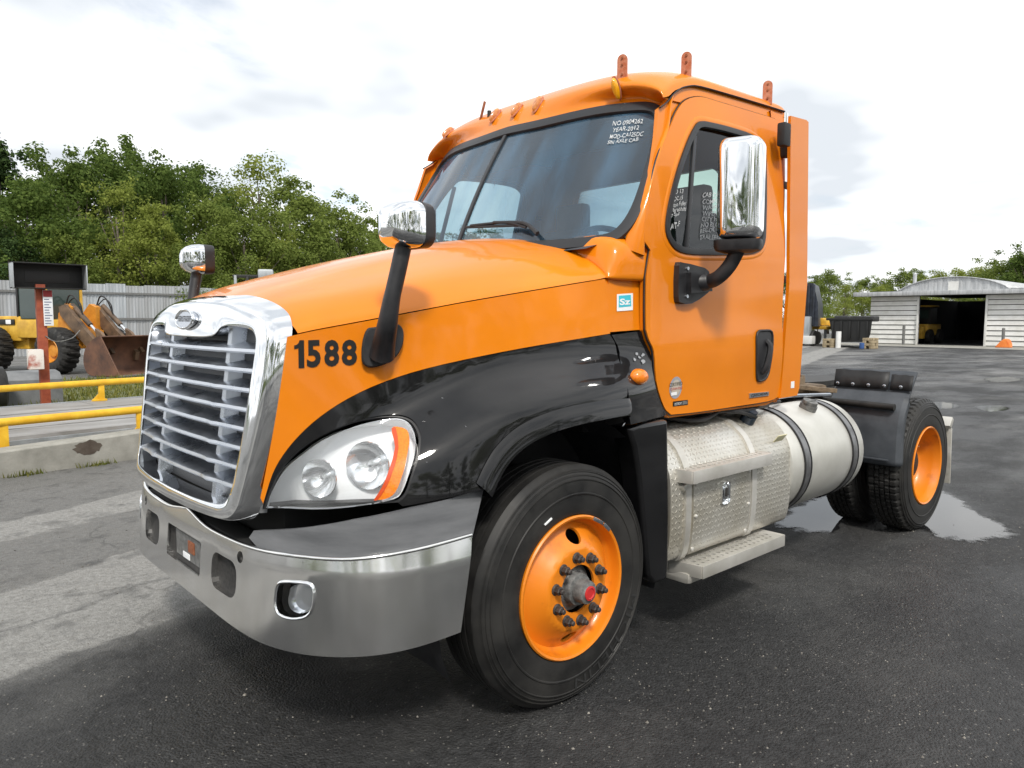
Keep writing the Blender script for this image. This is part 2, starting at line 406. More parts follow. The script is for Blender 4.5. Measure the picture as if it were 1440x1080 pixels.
def glass(name, tint, ior, rough=0.0, haze=0.0, hazecol=(0.5, 0.55, 0.6), streak=0.0):
    m = bpy.data.materials.new(name); m.use_nodes = True; n = m.node_tree.nodes; l = m.node_tree.links; n.clear()
    o = n.new('ShaderNodeOutputMaterial'); t = n.new('ShaderNodeBsdfTransparent'); g = n.new('ShaderNodeBsdfGlossy'); f = n.new('ShaderNodeFresnel'); mx_ = n.new('ShaderNodeMixShader')
    t.inputs[0].default_value = (*tint, 1); g.inputs['Roughness'].default_value = rough; f.inputs['IOR'].default_value = ior; g.inputs['Color'].default_value = (0.95, 0.97, 1, 1)
    l.new(f.outputs[0], mx_.inputs[0]); l.new(t.outputs[0], mx_.inputs[1]); l.new(g.outputs[0], mx_.inputs[2])
    last = mx_.outputs[0]
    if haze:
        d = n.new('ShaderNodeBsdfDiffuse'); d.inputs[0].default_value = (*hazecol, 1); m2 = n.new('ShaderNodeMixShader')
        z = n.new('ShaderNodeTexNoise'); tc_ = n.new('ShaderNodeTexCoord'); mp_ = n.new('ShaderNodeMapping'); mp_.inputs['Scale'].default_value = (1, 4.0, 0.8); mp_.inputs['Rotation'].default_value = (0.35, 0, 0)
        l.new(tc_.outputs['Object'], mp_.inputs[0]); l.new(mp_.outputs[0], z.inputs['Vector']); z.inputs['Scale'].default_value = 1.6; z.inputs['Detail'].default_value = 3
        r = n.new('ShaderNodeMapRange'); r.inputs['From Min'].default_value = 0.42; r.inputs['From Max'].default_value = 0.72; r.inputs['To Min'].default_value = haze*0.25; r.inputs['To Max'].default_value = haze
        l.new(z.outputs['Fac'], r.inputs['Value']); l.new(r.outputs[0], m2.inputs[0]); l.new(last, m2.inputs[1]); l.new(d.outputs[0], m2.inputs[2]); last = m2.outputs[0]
    l.new(last, o.inputs['Surface']); MT[name] = m; return m
WGLASS = glass('windshield_glass', (0.48, 0.62, 0.74), 1.8, 0.01, 0.42, (0.13, 0.25, 0.38))  # streaky blue haze paints a sky reflection into the glass colour
SGLASS = glass('side_glass', (0.60, 0.72, 0.68), 1.45, 0.0)
LENS = glass('headlight_lens', (0.96, 0.97, 0.98), 1.45, 0.02, 0.12, (0.85, 0.87, 0.88))
def leafmat(name, c1, c2, tr=0.25):
    m = mat(name, c1, 0.7, spec=0.12); n, l, b = nodes(m)
    oi = n.new('ShaderNodeNewGeometry'); r = n.new('ShaderNodeValToRGB'); l.new(oi.outputs['Random Per Island'], r.inputs['Fac'])
    r.color_ramp.elements[0].color = (*c1, 1); r.color_ramp.elements[1].color = (*c2, 1); l.new(r.outputs[0], b.inputs['Base Color'])
    t = n.new('ShaderNodeBsdfTranslucent'); l.new(r.outputs[0], t.inputs[0]); ms = n.new('ShaderNodeMixShader'); ms.inputs[0].default_value = tr
    o = n['Material Output']; l.new(b.outputs[0], ms.inputs[1]); l.new(t.outputs[0], ms.inputs[2]); l.new(ms.outputs[0], o.inputs['Surface']); return m
# diamond tread plate: raised lens-shaped bars, alternating direction
TREAD = mat('tread_plate', (0.62, 0.59, 0.52), 0.34, 0.6)
def tread_nodes(m):
    n, l, b = nodes(m)
    def ma(op, a, c=None):
        q = n.new('ShaderNodeMath'); q.operation = op
        for i, v in enumerate((a, c)):
            if v is None: continue
            if isinstance(v, (int, float)): q.inputs[i].default_value = v
            else: l.new(v, q.inputs[i])
        return q.outputs[0]
    t = n.new('ShaderNodeTexCoord'); sx = n.new('ShaderNodeSeparateXYZ'); l.new(t.outputs['Object'], sx.inputs[0])
    u = ma('MULTIPLY', sx.outputs['X'], 36.0); v = ma('MULTIPLY', ma('ADD', sx.outputs['Z'], ma('MULTIPLY', sx.outputs['Y'], -0.6)), 36.0)
    cu = ma('SUBTRACT', ma('FRACT', u), 0.5); cv = ma('SUBTRACT', ma('FRACT', v), 0.5)
    par = ma('SUBTRACT', ma('MULTIPLY', ma('MODULO', ma('ABSOLUTE', ma('ADD', ma('FLOOR', u), ma('FLOOR', v))), 2.0), 2.0), 1.0)
    cv = ma('MULTIPLY', cv, par); a = ma('ADD', cu, cv); c = ma('SUBTRACT', cu, cv)
    d = ma('ADD', ma('POWER', ma('DIVIDE', ma('ABSOLUTE', a), 0.62), 2.0), ma('POWER', ma('DIVIDE', ma('ABSOLUTE', c), 0.20), 2.0))
    h = ma('MAXIMUM', ma('SUBTRACT', 1.0, d), 0.0)
    bp = n.new('ShaderNodeBump'); bp.inputs['Strength'].default_value = 0.7; bp.inputs['Distance'].default_value = 0.005; l.new(h, bp.inputs['Height']); l.new(bp.outputs[0], b.inputs['Normal'])
    z = n.new('ShaderNodeTexNoise'); z.inputs['Scale'].default_value = 2.6; z.inputs['Detail'].default_value = 8; l.new(t.outputs['Object'], z.inputs['Vector'])
    r = n.new('ShaderNodeValToRGB'); r.color_ramp.elements[0].position = 0.34; r.color_ramp.elements[1].position = 0.66
    r.color_ramp.elements[0].color = (0.46, 0.425, 0.35, 1); r.color_ramp.elements[1].color = (0.66, 0.645, 0.60, 1); l.new(z.outputs['Fac'], r.inputs['Fac']); l.new(r.outputs[0], b.inputs['Base Color'])
tread_nodes(TREAD)
# perforated step tread: rows of raised holes are built, this is the bare sheet
# ================================================================== THE TRUCK
T = empty('tractor_truck')
tag(T, 'orange day cab tractor truck with black fenders and chrome grille, number 1588 on the hood', 'truck')
# ---------------- surfaces
FX = [-0.8, -0.6, -0.4, -0.2, 0.0, 0.2, 0.4, 0.6, 0.8, 1.0, 1.15]
FZ = [0.8, 1.0, 1.2, 1.3, 1.4, 1.5, 1.6, 1.8, 2.0]
FT = {2.0: [1.03, 1.01, .99, .97, .95, .92, .89, .84, .78, .70, .64],
      1.8: [1.04, 1.02, 1.0, .985, .965, .94, .905, .86, .80, .735, .68],
      1.6: [1.045, 1.03, 1.02, 1.01, .99, .965, .93, .885, .825, .755, .70],
      1.5: [1.047, 1.04, 1.038, 1.03, 1.012, .985, .945, .895, .832, .758, .70],
      1.3: [1.06, 1.10, 1.142, 1.160, 1.160, 1.142, 1.10, 1.03, .92, .777, .69],
      1.4: [1.05, 1.062, 1.088, 1.095, 1.088, 1.066, 1.022, .953, .863, .766, .70],
      1.2: [1.07, 1.13, 1.176, 1.196, 1.196, 1.18, 1.143, 1.073, .95, .785, .68],
      1.0: [1.08, 1.15, 1.195, 1.21, 1.21, 1.20, 1.18, 1.13, 1.01, .80, .66],
      0.8: [1.09, 1.16, 1.20, 1.21, 1.21, 1.205, 1.19, 1.14, 1.02, .80, .64]}
UP = [1.6, 1.8, 2.0]; LOW = [0.8, 1.0, 1.2]
ZCR = ([-.8, -.4, 0., .3, .6, .8, 1.0, 1.15], [1.40, 1.42, 1.405, 1.36, 1.265, 1.175, 1.05, .98])
def FY(x, z):
    up = interp(z, UP, [interp(x, FX, FT[q]) for q in UP]) if z > 1.6 else interp(x, FX, FT[1.6])+0.10*(1.6-z)*max(0, 1-max(0, x-.7)/.5)
    lo = interp(min(z, 1.2), LOW, [interp(x, FX, FT[q]) for q in LOW])
    zc = interp(x, *ZCR); t = min(1.0, max(0.0, (zc+.085-z)/.25)); s_ = t**3*(10-15*t+6*t*t)
    return up+(max(lo, up)-up)*s_
SIDE = Surf(lambda x, z: (x, FY(x, z), z), [(0.2, 1.3), (0.8, 1.1), (-0.5, 1.5)]); SIDE.h = 0.025
def CY(x, z):
    y = 1.06 - (0.105*((z-1.95)/0.85)**1.4 if z > 1.95 else 0.0)
    y += 0.010*math.exp(-((z-1.42)/0.16)**2)
    if x > -0.75: y -= 0.03*((x+0.75)/0.3)**2
    return y
CAB = Surf(lambda x, z: (x, CY(x, z), z), [(-1.2, 1.8)])
BP = [(1.178, 0.0), (1.177, .3), (1.170, .55), (1.135, .76), (1.06, .94), (.935, 1.08), (.76, 1.165), (.55, 1.205), (.40, 1.21)]
BPS = spline(BP, 12); BS = [0.0]
for i in range(1, len(BPS)): BS.append(BS[-1]+float(np.linalg.norm(BPS[i]-BPS[i-1])))
BX = [p[0] for p in BPS]; BYY = [p[1] for p in BPS]
def bplan(s, inset=0.0):
    a = abs(s); x = float(np.interp(a, BS, BX)); y = float(np.interp(a, BS, BYY))
    if a > BS[-1]: x -= (a-BS[-1])
    if inset:
        x2 = float(np.interp(a+.01, BS, BX)); y2 = float(np.interp(a+.01, BS, BYY)); tx, ty = x2-x, y2-y
        n = math.hypot(tx, ty) or 1; x -= ty/n*inset*-1*-1; y -= -tx/n*inset
    return x, (y if s >= 0 else -y)
def bpt(s, z):
    x, y = bplan(s, 0.032*(z-.45)/.4 + 0.012*max(0, (z-.74))/.1)
    return (x, y, z)
BUMP = Surf(bpt, [(0.9, 0.65), (1.4, .65), (0.3, .65)])
def fpt(s, z):
    x, y = bplan(s, 0.022+0.032*(min(z, .80)-.45)/.4+0.12*max(0, z-0.78)); return (x, y, z)
FILL = Surf(fpt, [(0.9, 0.85), (1.4, .9)])
def WX(y, z):
    t = (z-2.0)/0.66; u = abs(y)/(0.965-0.06*t)
    return -0.318-0.36*t-0.02*math.sin(math.pi*min(max(t, 0), 1))*-1 - (0.20+0.02*t)*u**2.3
WIND = Surf(lambda y, z: (WX(y, z), y, z), [(0.3, 2.3)]); WIND.ref = (1, 0, 0.4)
def flat(y): 
    s = Surf(lambda x, z: (x, y, z), [(-1.0, 1.0)]); s.ref = (0, 1, 0); return s
# ---------------- hood
CREASE_PX = [(404, 472), (440, 464), (480, 456.5), (531, 447), (585, 437), (640, 426.4), (700, 416), (775, 403.5), (851, 391)]
crease = [hit(SIDE, p) for p in CREASE_PX]
CRX = [float(c[0]) for c in crease][::-1]; CRZ = [float(c[1]) for c in crease][::-1]
ZCX = [-0.45, -0.2, 0.1, 0.4, 0.7, 0.9, 1.02]; ZCZ = [2.035, 2.015, 1.955, 1.885, 1.805, 1.745, 1.695]
def hood_pt(x, u):      # u 0 centre .. 1 crease
    zk = interp(x, CRX, CRZ); yk = FY(x, zk); zc = interp(x, ZCX, ZCZ)
    bulge = 0.012*math.exp(-((u-0.62)/0.13)**2)*min(1, max(0, (1.0-x)/0.4))
    return (x, yk*u, zk+(zc-zk)*(1-u**2.7)**0.80 - bulge*0.6)
us = [0, .15, .3, .45, .55, .62, .7, .78, .85, .91, .955, .985, 1.0]
xs = [1.02, .96, .88, .78, .66, .52, .36, .2, .04, -.12, -.26, -.345, -.40]
def hx(x, u): return x + (0.05*u*u if x < -0.3 else 0)*-0.2
rows = [[hood_pt(x + (-0.035*u**2 if x > 0.9 else 0), u) for u in [-q for q in us[:0:-1]]+us] for x in xs]
rows = [[(p[0], p[1], p[2]) for p in r] for r in rows]
def hp(x, u): 
    q = hood_pt(x, abs(u)); return (q[0], q[1]*(1 if u >= 0 else -1), q[2])
ul = [-q for q in us[:0:-1]]+us
rows = [[hp(x - (0.030*abs(u)**2 if x > 0.9 else 0), u) for u in ul] for x in xs]
rows.append([(p[0]-0.012, p[1]*0.997, p[2]-0.03) for p in rows[-1]])
loft(rows, 3, 3, 'hood_top', ORANGE, T, angle=None)
# orange hood side between crease, grille surround and the black fender
L2_PX = [(370, 708), (383, 667), (398, 640), (420, 613), (450, 586), (490, 560), (540, 537), (600, 518), (680, 500), (760, 485), (858, 469)]
top = [tuple(c+np.array([0, -0.004])) for c in crease]
l2 = [hit(SIDE, p) for p in L2_PX]
front = [hit(SIDE, p) for p in ((366, 700), (372, 672), (388, 585), (398, 520))]
poly = [tuple(p) for p in spline(front+[], 4)]+[tuple(p) for p in spline(top, 3)]+[tuple(p) for p in spline(l2[::-1], 3)]
panel('hood_side', SIDE, poly, ORANGE, T, res=0.035, depth=0.02, mirror=True)
# black fender: from the paint line down to wheel arch and headlight
ARCH_PX = [(676, 676), (686, 655), (700, 633), (722, 611), (750, 594), (785, 581), (830, 571), (880, 565)]
HL_PX = [(369, 717), (378, 690), (392, 662), (415, 637), (450, 613), (495, 594), (530, 585), (560, 583), (580, 590), (591, 608), (591, 630), (583, 662), (572, 695), (560, 707)]
a2 = [hit(SIDE, p) for p in ARCH_PX]; hl = [hit(SIDE, p) for p in HL_PX]
low = [hit(SIDE, p) for p in ((566, 712), (620, 702), (676, 689))]
back = [hit(SIDE, p) for p in ((884, 590), (881, 560), (874, 515), (866, 487), (858, 471))]
hls = spline(hl, 4)
l2b = [tuple(np.array(p)+np.array([0, -0.002])) for p in spline(l2, 3)]
poly = l2b+[tuple(p) for p in spline(back[::-1], 3)]+[tuple(p) for p in spline(a2[::-1], 3)]+[tuple(p) for p in low[::-1]]+[tuple(p) for p in hls[::-1]]
panel('fender', SIDE, poly, BLACKP, T, res=0.035, depth=0.03, mirror=True)
# wheel arch flare, tilted so that its face looks up and out
def flare(px_out, w0, name, m):
    P = [np.array(SIDE.pt(*hit(SIDE, p))) for p in px_out]; P = spline(P, 4); n = len(P)
    c = np.array((0.0, 0.0, 0.45)); rows = []
    for k, (dr, dy) in enumerate(((0.015, 0.0), (0.0, 0.012), (-0.03, 0.026), (-0.060, 0.030), (-0.068, 0.018), (-0.068, -0.06))):
        r = []
        for p in P:
            v = np.array((p[0], 0, p[2]))-c; l_ = np.linalg.norm(v); v = v/l_; r.append(np.array((p[0], p[1], p[2]))+v*dr*w0+np.array((0, dy, 0)))
        rows.append(r)
    m_ = len(rows); V = [p for r in rows for p in r]; F = [(j*n+i, (j+1)*n+i, (j+1)*n+i+1, j*n+i+1) for j in range(m_-1) for i in range(n-1)]
    mk(name, V, F, m, T, True, 40, flip=True); mk(name, [(v[0], -v[1], v[2]) for v in V], F, m, T, True, 40)
flare([(673, 683)]+ARCH_PX+[(884, 567)], 1.0, 'arch_flare', BLACKP)
# cowl between hood and door
rows = []
for x, k, tuck in ((-.33, 0, .022), (-.395, 0, .016), (-.402, .1, .0), (-.42, .45, 0), (-.455, .85, 0), (-.51, 1, 0), (-.58, 1, 0), (-.635, 1, 0), (-.66, .97, 0.01)):
    xh = max(x, -.40); y_ = FY(x, 1.85); r = []
    fin = [(y_-.02, 1.785), (y_+.020, 1.79), (y_+.025, 1.835), (y_+.022, 1.89), (y_+.004, 1.945), (y_-.04, 1.985), (y_-.12, 2.005), (y_-.24, 2.015)]
    h0 = [hood_pt(xh, u) for u in (1.0, 1.0, .99, .97, .935, .89, .83, .72)]; h0[0] = (xh, h0[0][1]-.03, h0[0][2]-.008)
    for (fy, fz), (hx_, hy, hz) in zip(fin, h0):
        r.append((x, (hy*(1-k)+fy*k)-tuck, (hz*(1-k)+fz*k)-tuck))
    rows.append(r)
loft(rows, 4, 4, 'cowl_cap', ORANGE, T, mirror=True)
panel('cowl_panel', SIDE, outl(SIDE, [(854, 391), (909, 383), (907, 400), (907, 463), (855, 467)]), ORANGE, T, res=0.03, off=-0.012, depth=0.03, mirror=True)
panel('cowl_lower_panel', SIDE, outl(SIDE, [(861, 471), (905, 465), (911, 478), (917, 495), (921, 536), (927, 558), (938, 584), (915, 590), (888, 597), (885, 575), (880, 535), (872, 495)], 3, corners=(0, 1, 6, 8)), BLACKP, T, res=0.03, off=-0.003, depth=0.03, mirror=True)
# dark gap strips behind the joints
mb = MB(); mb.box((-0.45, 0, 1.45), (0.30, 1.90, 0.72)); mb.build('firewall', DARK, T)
# ---------------- grille
def gx(y, z): return 1.145-0.080*(z-0.95)/0.59 + 0.030*(1-(y/0.65)**2)
def half(ring):
    return ring+[(-y, z, d) for (y, z, d) in ring[::-1][1:]]
# rings run from bottom centre round to top centre: (y, z, forward offset)
O_ = [(0, .845, -.03), (.25, .847, -.03), (.48, .852, -.035), (.585, .862, -.045), (.635, .895, -.055), (.66, .96, -.062), (.685, 1.06, -.065), (.71, 1.18, -.065), (.73, 1.30, -.062), (.738, 1.43, -.058), (.738, 1.535, -.055), (.720, 1.588, -.060), (.668, 1.630, -.066), (.54, 1.668, -.075), (.36, 1.695, -.080), (.18, 1.703, -.082), (0, 1.705, -.083)]
M_ = [(0, .862, .030), (.25, .864, .030), (.45, .870, .028), (.545, .880, .024), (.588, .910, .018), (.605, .97, .014), (.625, 1.06, .012), (.645, 1.18, .010), (.662, 1.30, .010), (.674, 1.42, .010), (.664, 1.522, .010), (.640, 1.575, .008), (.582, 1.607, .008), (.47, 1.632, .010), (.33, 1.655, .012), (.18, 1.662, .014), (0, 1.665, .014)]
I_ = [(0, .905, .034), (.25, .907, .034), (.43, .912, .030), (.52, .922, .026), (.552, .948, .022), (.566, .99, .018), (.580, 1.07, .016), (.596, 1.18, .014), (.608, 1.30, .014), (.618, 1.41, .014), (.620, 1.505, .012), (.604, 1.548, .012), (.56, 1.568, .012), (.45, 1.578, .016), (.345, 1.576, .018), (.27, 1.540, .024), (0, 1.534, .026)]
B_ = [(y*0.985, z+(0.006 if z < 1.2 else -0.004), d-0.075) for (y, z, d) in I_]
def ring3(r): return [(gx(y, z)+d, y, z) for (y, z, d) in r]
def mid(a, b, k, bul=0.0): return [tuple((1-k)*p+k*q+(bul if i == 2 else 0) for i, (p, q) in enumerate(zip(u, v))) for u, v in zip(a, b)]
rings = [O_, mid(O_, M_, .35, .018), mid(O_, M_, .72, .014), M_, mid(M_, I_, .5, .004), I_, mid(I_, B_, .12), B_]
full = [ring3(r)+[(x, -y, z) for (x, y, z) in ring3(r)[::-1][1:]] for r in rings]
A = [spline(r, 4) for r in full]; cols = [spline([a[i] for a in A], 3) for i in range(len(A[0]))]
ni = len(cols[0]); nj = len(cols); V = [p for c in cols for p in c]
F = [(j*ni+i, (j+1)*ni+i, (j+1)*ni+i+1, j*ni+i+1) for j in range(nj-1) for i in range(ni-1)]
GR = mk('grille_surround', V, F, CHROME, T, True, None, flip=False)
bm = bmesh.new(); bm.from_mesh(GR.data); bmesh.ops.remove_doubles(bm, verts=bm.verts, dist=1e-5); bmesh.ops.recalc_face_normals(bm, faces=bm.faces); bm.to_mesh(GR.data); bm.free(); GR.data.shade_smooth()
# grille mesh, uprights and slats
GMESH = mat('grille_mesh', (0.055, 0.058, 0.064), 0.6, 0.3)
def gridmat(m):
    n, l, b = nodes(m); t = n.new('ShaderNodeTexCoord'); br = n.new('ShaderNodeTexChecker'); br.inputs['Scale'].default_value = 260
    l.new(t.outputs['Object'], br.inputs['Vector']); br.inputs[1].default_value = (0.24, 0.245, 0.26, 1); br.inputs[2].default_value = (0.085, 0.088, 0.095, 1); l.new(br.outputs[0], b.inputs['Base Color'])
gridmat(GMESH)
V = []; F = []
for j in range(13):
    for i in range(9):
        z = .90+.70*j/12; y = -.63+1.26*i/8; V.append((gx(y, z)-0.075, y, z))
for j in range(12):
    for i in range(8): a = j*9+i; F.append((a, a+1, a+10, a+9))
GG = empty('grille', parent=T)
mk('mesh_screen', V, F, GMESH, GG, True)
for sg in (-1, 1):
    for (y0, y1, d0, d1, nm, m) in ((.305, .365, -.022, -.065, 'upright', GCHROME), (.50, .66, -.055, -.07, 'side_blank', SCUFF)):
        rows = []
        for z in (.90, 1.05, 1.2, 1.38, 1.585):
            rows.append([(gx(y, z)+d, sg*y, z) for (y, d) in ((y0, -.075), (y0+.012, d0), ((y0+y1)/2, d0+.006 if nm == 'upright' else d0), (y1-.012, d0), (y1, -.075))])
        V = [p for r in rows for p in r]; F = [(j*5+i, j*5+i+1, (j+1)*5+i+1, (j+1)*5+i) for j in range(4) for i in range(4)]
        mk(nm, V, F, m, GG, True, 30, flip=sg > 0)
SLZ = [.995+.0707*k for k in range(8)]
for z0 in SLZ:
    hw = float(np.interp(z0, [.95, 1.2, 1.45], [.572, .600, .622])); V = []; F = []
    ys = [-hw, -.5, -.42, -.375, -.335, -.295, -.25, -.12, 0, .12, .25, .295, .335, .375, .42, .5, hw]
    for y in ys:
        a = abs(y); k = max(0, 1-abs(a-.335)/.055); x0 = gx(y, z0)
        fr = x0+0.012+0.009*k; hz = 0.006
        V += [(x0-0.07, y, z0+0.014), (x0-0.07, y, z0+0.024), (fr-0.022, y, z0+0.010), (fr-0.003, y, z0+0.004), (fr, y, z0-0.007), (fr-0.006, y, z0-0.014), (fr-0.03, y, z0-0.004)]
    for i in range(len(ys)-1):
        for k in range(7): F.append((i*7+k, i*7+(k+1) % 7, (i+1)*7+(k+1) % 7, (i+1)*7+k))
    o = mk('slat', V, F, GCHROME, GG, True, 40)
    bm = bmesh.new(); bm.from_mesh(o.data); bmesh.ops.recalc_face_normals(bm, faces=bm.faces); bm.to_mesh(o.data); bm.free(); o.data.shade_smooth(); o.data.set_sharp_from_angle(angle=R_(40))
# emblem on the surround: oval badge with the maker's lettering
EM = Surf(lambda y, z: (gx(y, z)+0.026, y, z), [(0, 1.58)]); EM.ref = (1, 0, 0.1)
def ell(cy, cz, a, b, n=28): return [(cy+a*math.cos(2*math.pi*i/n), cz+b*math.sin(2*math.pi*i/n)) for i in range(n)]
EB = empty('badge', parent=T)
panel('badge_plate', EM, ell(0, 1.600, .098, .034), GCHROME, EB, res=.02, off=0.012, depth=0.03)
rib('badge_rim', EM, ell(0, 1.600, .102, .038), .012, .014, CHROME, EB, off=0.012)
decal('lettering', 'FREIGHTLINER', EM, (.078, 1.590), (-.078, 1.590), (.078, 1.614), BLKTXT, EB, bold=0.02, off=0.0145)
# ---------------- bumper
DMESH = mat('dark_intake_mesh', (.02, .019, .018), .8); noisy(DMESH, (.012, .012, .012), (.035, .032, .03), 90, 3)
TOP_PX = [(242, 708), (289, 742), (325, 761), (361, 773.6), (423, 784), (480.5, 788), (531, 784), (600, 771), (664, 753)]
BOT_PX = [(242, 815), (289, 851), (322, 877), (372, 906), (441, 922), (495, 924), (567, 915), (648, 889)]
bt = [tuple(hit(BUMP, p)) for p in TOP_PX]; bb = [tuple(hit(BUMP, p)) for p in BOT_PX]
bt = [(0.0, bt[0][1]+.012)]+[p for p in bt if p[0] > 0.12]; bb = [(0.0, bb[0][1]+0.005)]+[p for p in bb if p[0] > 0.12]
tp = [tuple(p) for p in spline(bt, 4)]; bo = [tuple(p) for p in spline(bb, 4)]
mir = lambda P: [(-a, b) for a, b in P]
outline = mir(bo[::-1])[:-1]+bo+tp[::-1]+mir(tp)[1:]
def rrect(x0, x1, z0, z1, r, n=4, tr=None):
    o = []
    for (cx_, cz_, a0) in ((x1-r, z1-r, 0), (x0+r, z1-r, 90), (x0+r, z0+r, 180), (x1-r, z0+r, 270)):
        for k in range(n+1): t = R_(a0+90*k/n); o.append((cx_+r*math.cos(t), cz_+r*math.sin(t)))
    return o
def circ(cx_, cz_, r, n=16): return [(cx_+r*math.cos(2*math.pi*i/n), cz_+r*math.sin(2*math.pi*i/n)) for i in range(n)]
fogo = outl(BUMP, [(388, 838), (391, 823), (400, 818), (432, 820), (441, 829), (441, 850), (432, 866), (412, 870), (394, 864), (388, 852)], 3)
holes = [rrect(-.205, .205, .560, .700, .012), rrect(.325, .555, .560, .700, .05), rrect(-.555, -.325, .560, .700, .05), circ(.575, .728, .022), circ(-.575, .728, .022), fogo, mir(fogo)]
BUMPO = panel('bumper', BUMP, outline, STEEL, T, holes=holes, res=0.035, depth=0.03)
tl = tp[1:]; lip = mir(tl[::-1])+[tp[0]]+tl
rib('rolled_edge', BUMP, [(a, b+0.002) for a, b in lip], 0.016, 0.018, STEEL, BUMPO, closed=False, off=-0.006)
for h in (rrect(-.215, .215, .555, .705, .012), rrect(.318, .562, .555, .705, .05), rrect(-.562, -.318, .555, .705, .05)):
    panel('intake_screen', BUMP, h, DMESH, BUMPO, res=.05, off=-0.028, depth=0)
mb = MB(); mb.box((1.140, 0.0, 0.628), (0.006, 0.30, 0.11), 0.002); mb.build('number_plate_backing', GREY, BUMPO)
mb = MB(); mb.box((1.146, 0.05, 0.640), (0.006, 0.07, 0.05), 0.002); mb.build('plate_bracket', RUST, BUMPO)
mb = MB(); mb.box((1.147, -0.01, 0.592), (0.004, 0.08, 0.025), 0.001); mb.build('plate_remnant', WHITE, BUMPO)
for sg in (1, -1):
    f2 = fogo if sg > 0 else mir(fogo)
    panel('fog_lamp_recess', BUMP, [((a-.84*sg)*1.15+.84*sg, (b-.625)*1.15+.625) for a, b in f2], DARK, BUMPO, res=.05, off=-0.07, depth=0)
    rib('fog_lamp_rim', BUMP, f2, 0.012, 0.014, CHROME, BUMPO, off=0.001)
FOGC = outl(BUMP, [(403, 838), (407, 826), (420, 823), (437, 825), (441, 834), (440, 848), (433, 860), (418, 864), (406, 858), (402, 848)], 3)
for sg in (1, -1):
    f2 = FOGC if sg > 0 else mir(FOGC)
    fo = panel('fog_lamp', BUMP, f2, CHROME, BUMPO, res=.02, off=-0.03, depth=0.03)
    panel('fog_lens', BUMP, [(a, b) for a, b in f2], LENS, BUMPO, res=.02, off=-0.012, depth=0.018)
# grey-black filler between bumper and headlight
ft = [(350, 756), (357, 746), (423, 743), (495, 732), (585, 714), (640, 699), (681, 685)]
fb = [(664, 756), (600, 774), (531, 787), (480, 791), (423, 787), (372, 779)]
panel('bumper_filler', FILL, outl(FILL, ft)+outl(FILL, fb), SCUFF, T, res=.035, depth=.04, mirror=True)
# nose piece at the far corner of the grille and black void behind filler
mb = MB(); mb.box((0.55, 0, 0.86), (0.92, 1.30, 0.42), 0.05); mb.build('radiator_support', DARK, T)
# ---------------- headlights
def headlight(sg):
    H = empty('headlight', parent=T)
    def mk_(name, outline, m, off, depth, res=.025, holes=()):
        o = panel(name, SIDE, outline, m, H, res=res, off=off, depth=depth, holes=holes)
        if sg < 0:
            me = o.data
            for v in me.vertices: v.co.y = -v.co.y
            me.flip_normals()
        return o
    O = [tuple(p) for p in hls]
    c = np.mean(np.array(O), 0)
    inn = [tuple(c+(np.array(p)-c)*k) for p, k in ((p, 0.955) for p in O)]
    mk_('bezel', O, PLAST, -0.008, 0.06, holes=[inn])
    lens_px = [(374, 714), (383, 690), (400, 662), (425, 641), (455, 619), (495, 601), (530, 592), (558, 589), (574, 595), (583, 610), (584, 630), (577, 660), (566, 690), (553, 702), (500, 712), (440, 716)]
    LN = outl(SIDE, lens_px, 3, corners=(0,))
    mk_('housing', [tuple(c+(np.array(p)-c)*1.01) for p in LN], REFL, -0.072, 0.0)
    mk_('housing_wall', LN, REFL, -0.008, 0.065, holes=[[tuple(c+(np.array(p)-c)*0.985) for p in LN]][0:1])
    mk_('lens', LN, LENS, 0.004, 0.015)
    SG = outl(SIDE, [(551, 604), (562, 602), (573, 607), (576, 620), (573, 640), (566, 668), (556, 692), (543, 701), (526, 703), (538, 684), (548, 660), (556, 630)], 3, corners=(8,))
    mk_('turn_signal', SG, AMBER, 0.008, 0.010)
    mk_('signal_edge', outl(SIDE, [(551, 604), (557, 603.5), (561, 630), (553, 662), (543, 686), (532, 702.5), (526, 703), (538, 684), (548, 660), (556, 630)], 2, corners=(0, 6)), REDA, 0.0095, 0.0)
    rr = MB()
    for (px, r, dz) in (((514, 652), 0.086, .05), ((446, 672), 0.070, .05)):
        ab = hit(SIDE, px); p = np.array(SIDE.pt(*ab)); n = np.array((0.86, 0.5, 0.02)); n /= np.linalg.norm(n)
        a = np.cross(n, (0, 0, 1)); a /= np.linalg.norm(a); b = np.cross(n, a)
        base = p-np.array(SIDE.nrm(*ab))*(-0.02 if SIDE.nrm(*ab)[1] < 0 else 0.02)
        prof = [(1.03, -.004), (1.0, .0), (.92, -.010), (.75, -.026), (.5, -.042), (.25, -.050), (.14, -.050), (.12, -.022), (.0, -.020)]
        V = []; F = []; n_ = 24
        for k in range(n_):
            th = 2*math.pi*k/n_
            for (q, h) in prof: V.append(base+(a*math.cos(th)+b*math.sin(th))*r*q+n*h)
        m_ = len(prof)
        for k in range(n_):
            k2 = (k+1) % n_
            for j in range(m_-1): F.append((k*m_+j, k2*m_+j, k2*m_+j+1, k*m_+j+1))
        if sg < 0: V = [(v[0], -v[1], v[2]) for v in V]
        mk('reflector_bowl', V, F, RBOWL, H, True, 50)
REFL = mat('reflector_silver', (0.90, 0.91, 0.92), 0.35, 0.0, coat=.3)
RBOWL = mat('bright_reflector', (0.94, 0.95, 0.96), 0.15, 0.85)
REDA = mat('red_amber_lens', (.62, .07, .012), .2, coat=.6)
headlight(1); headlight(-1)
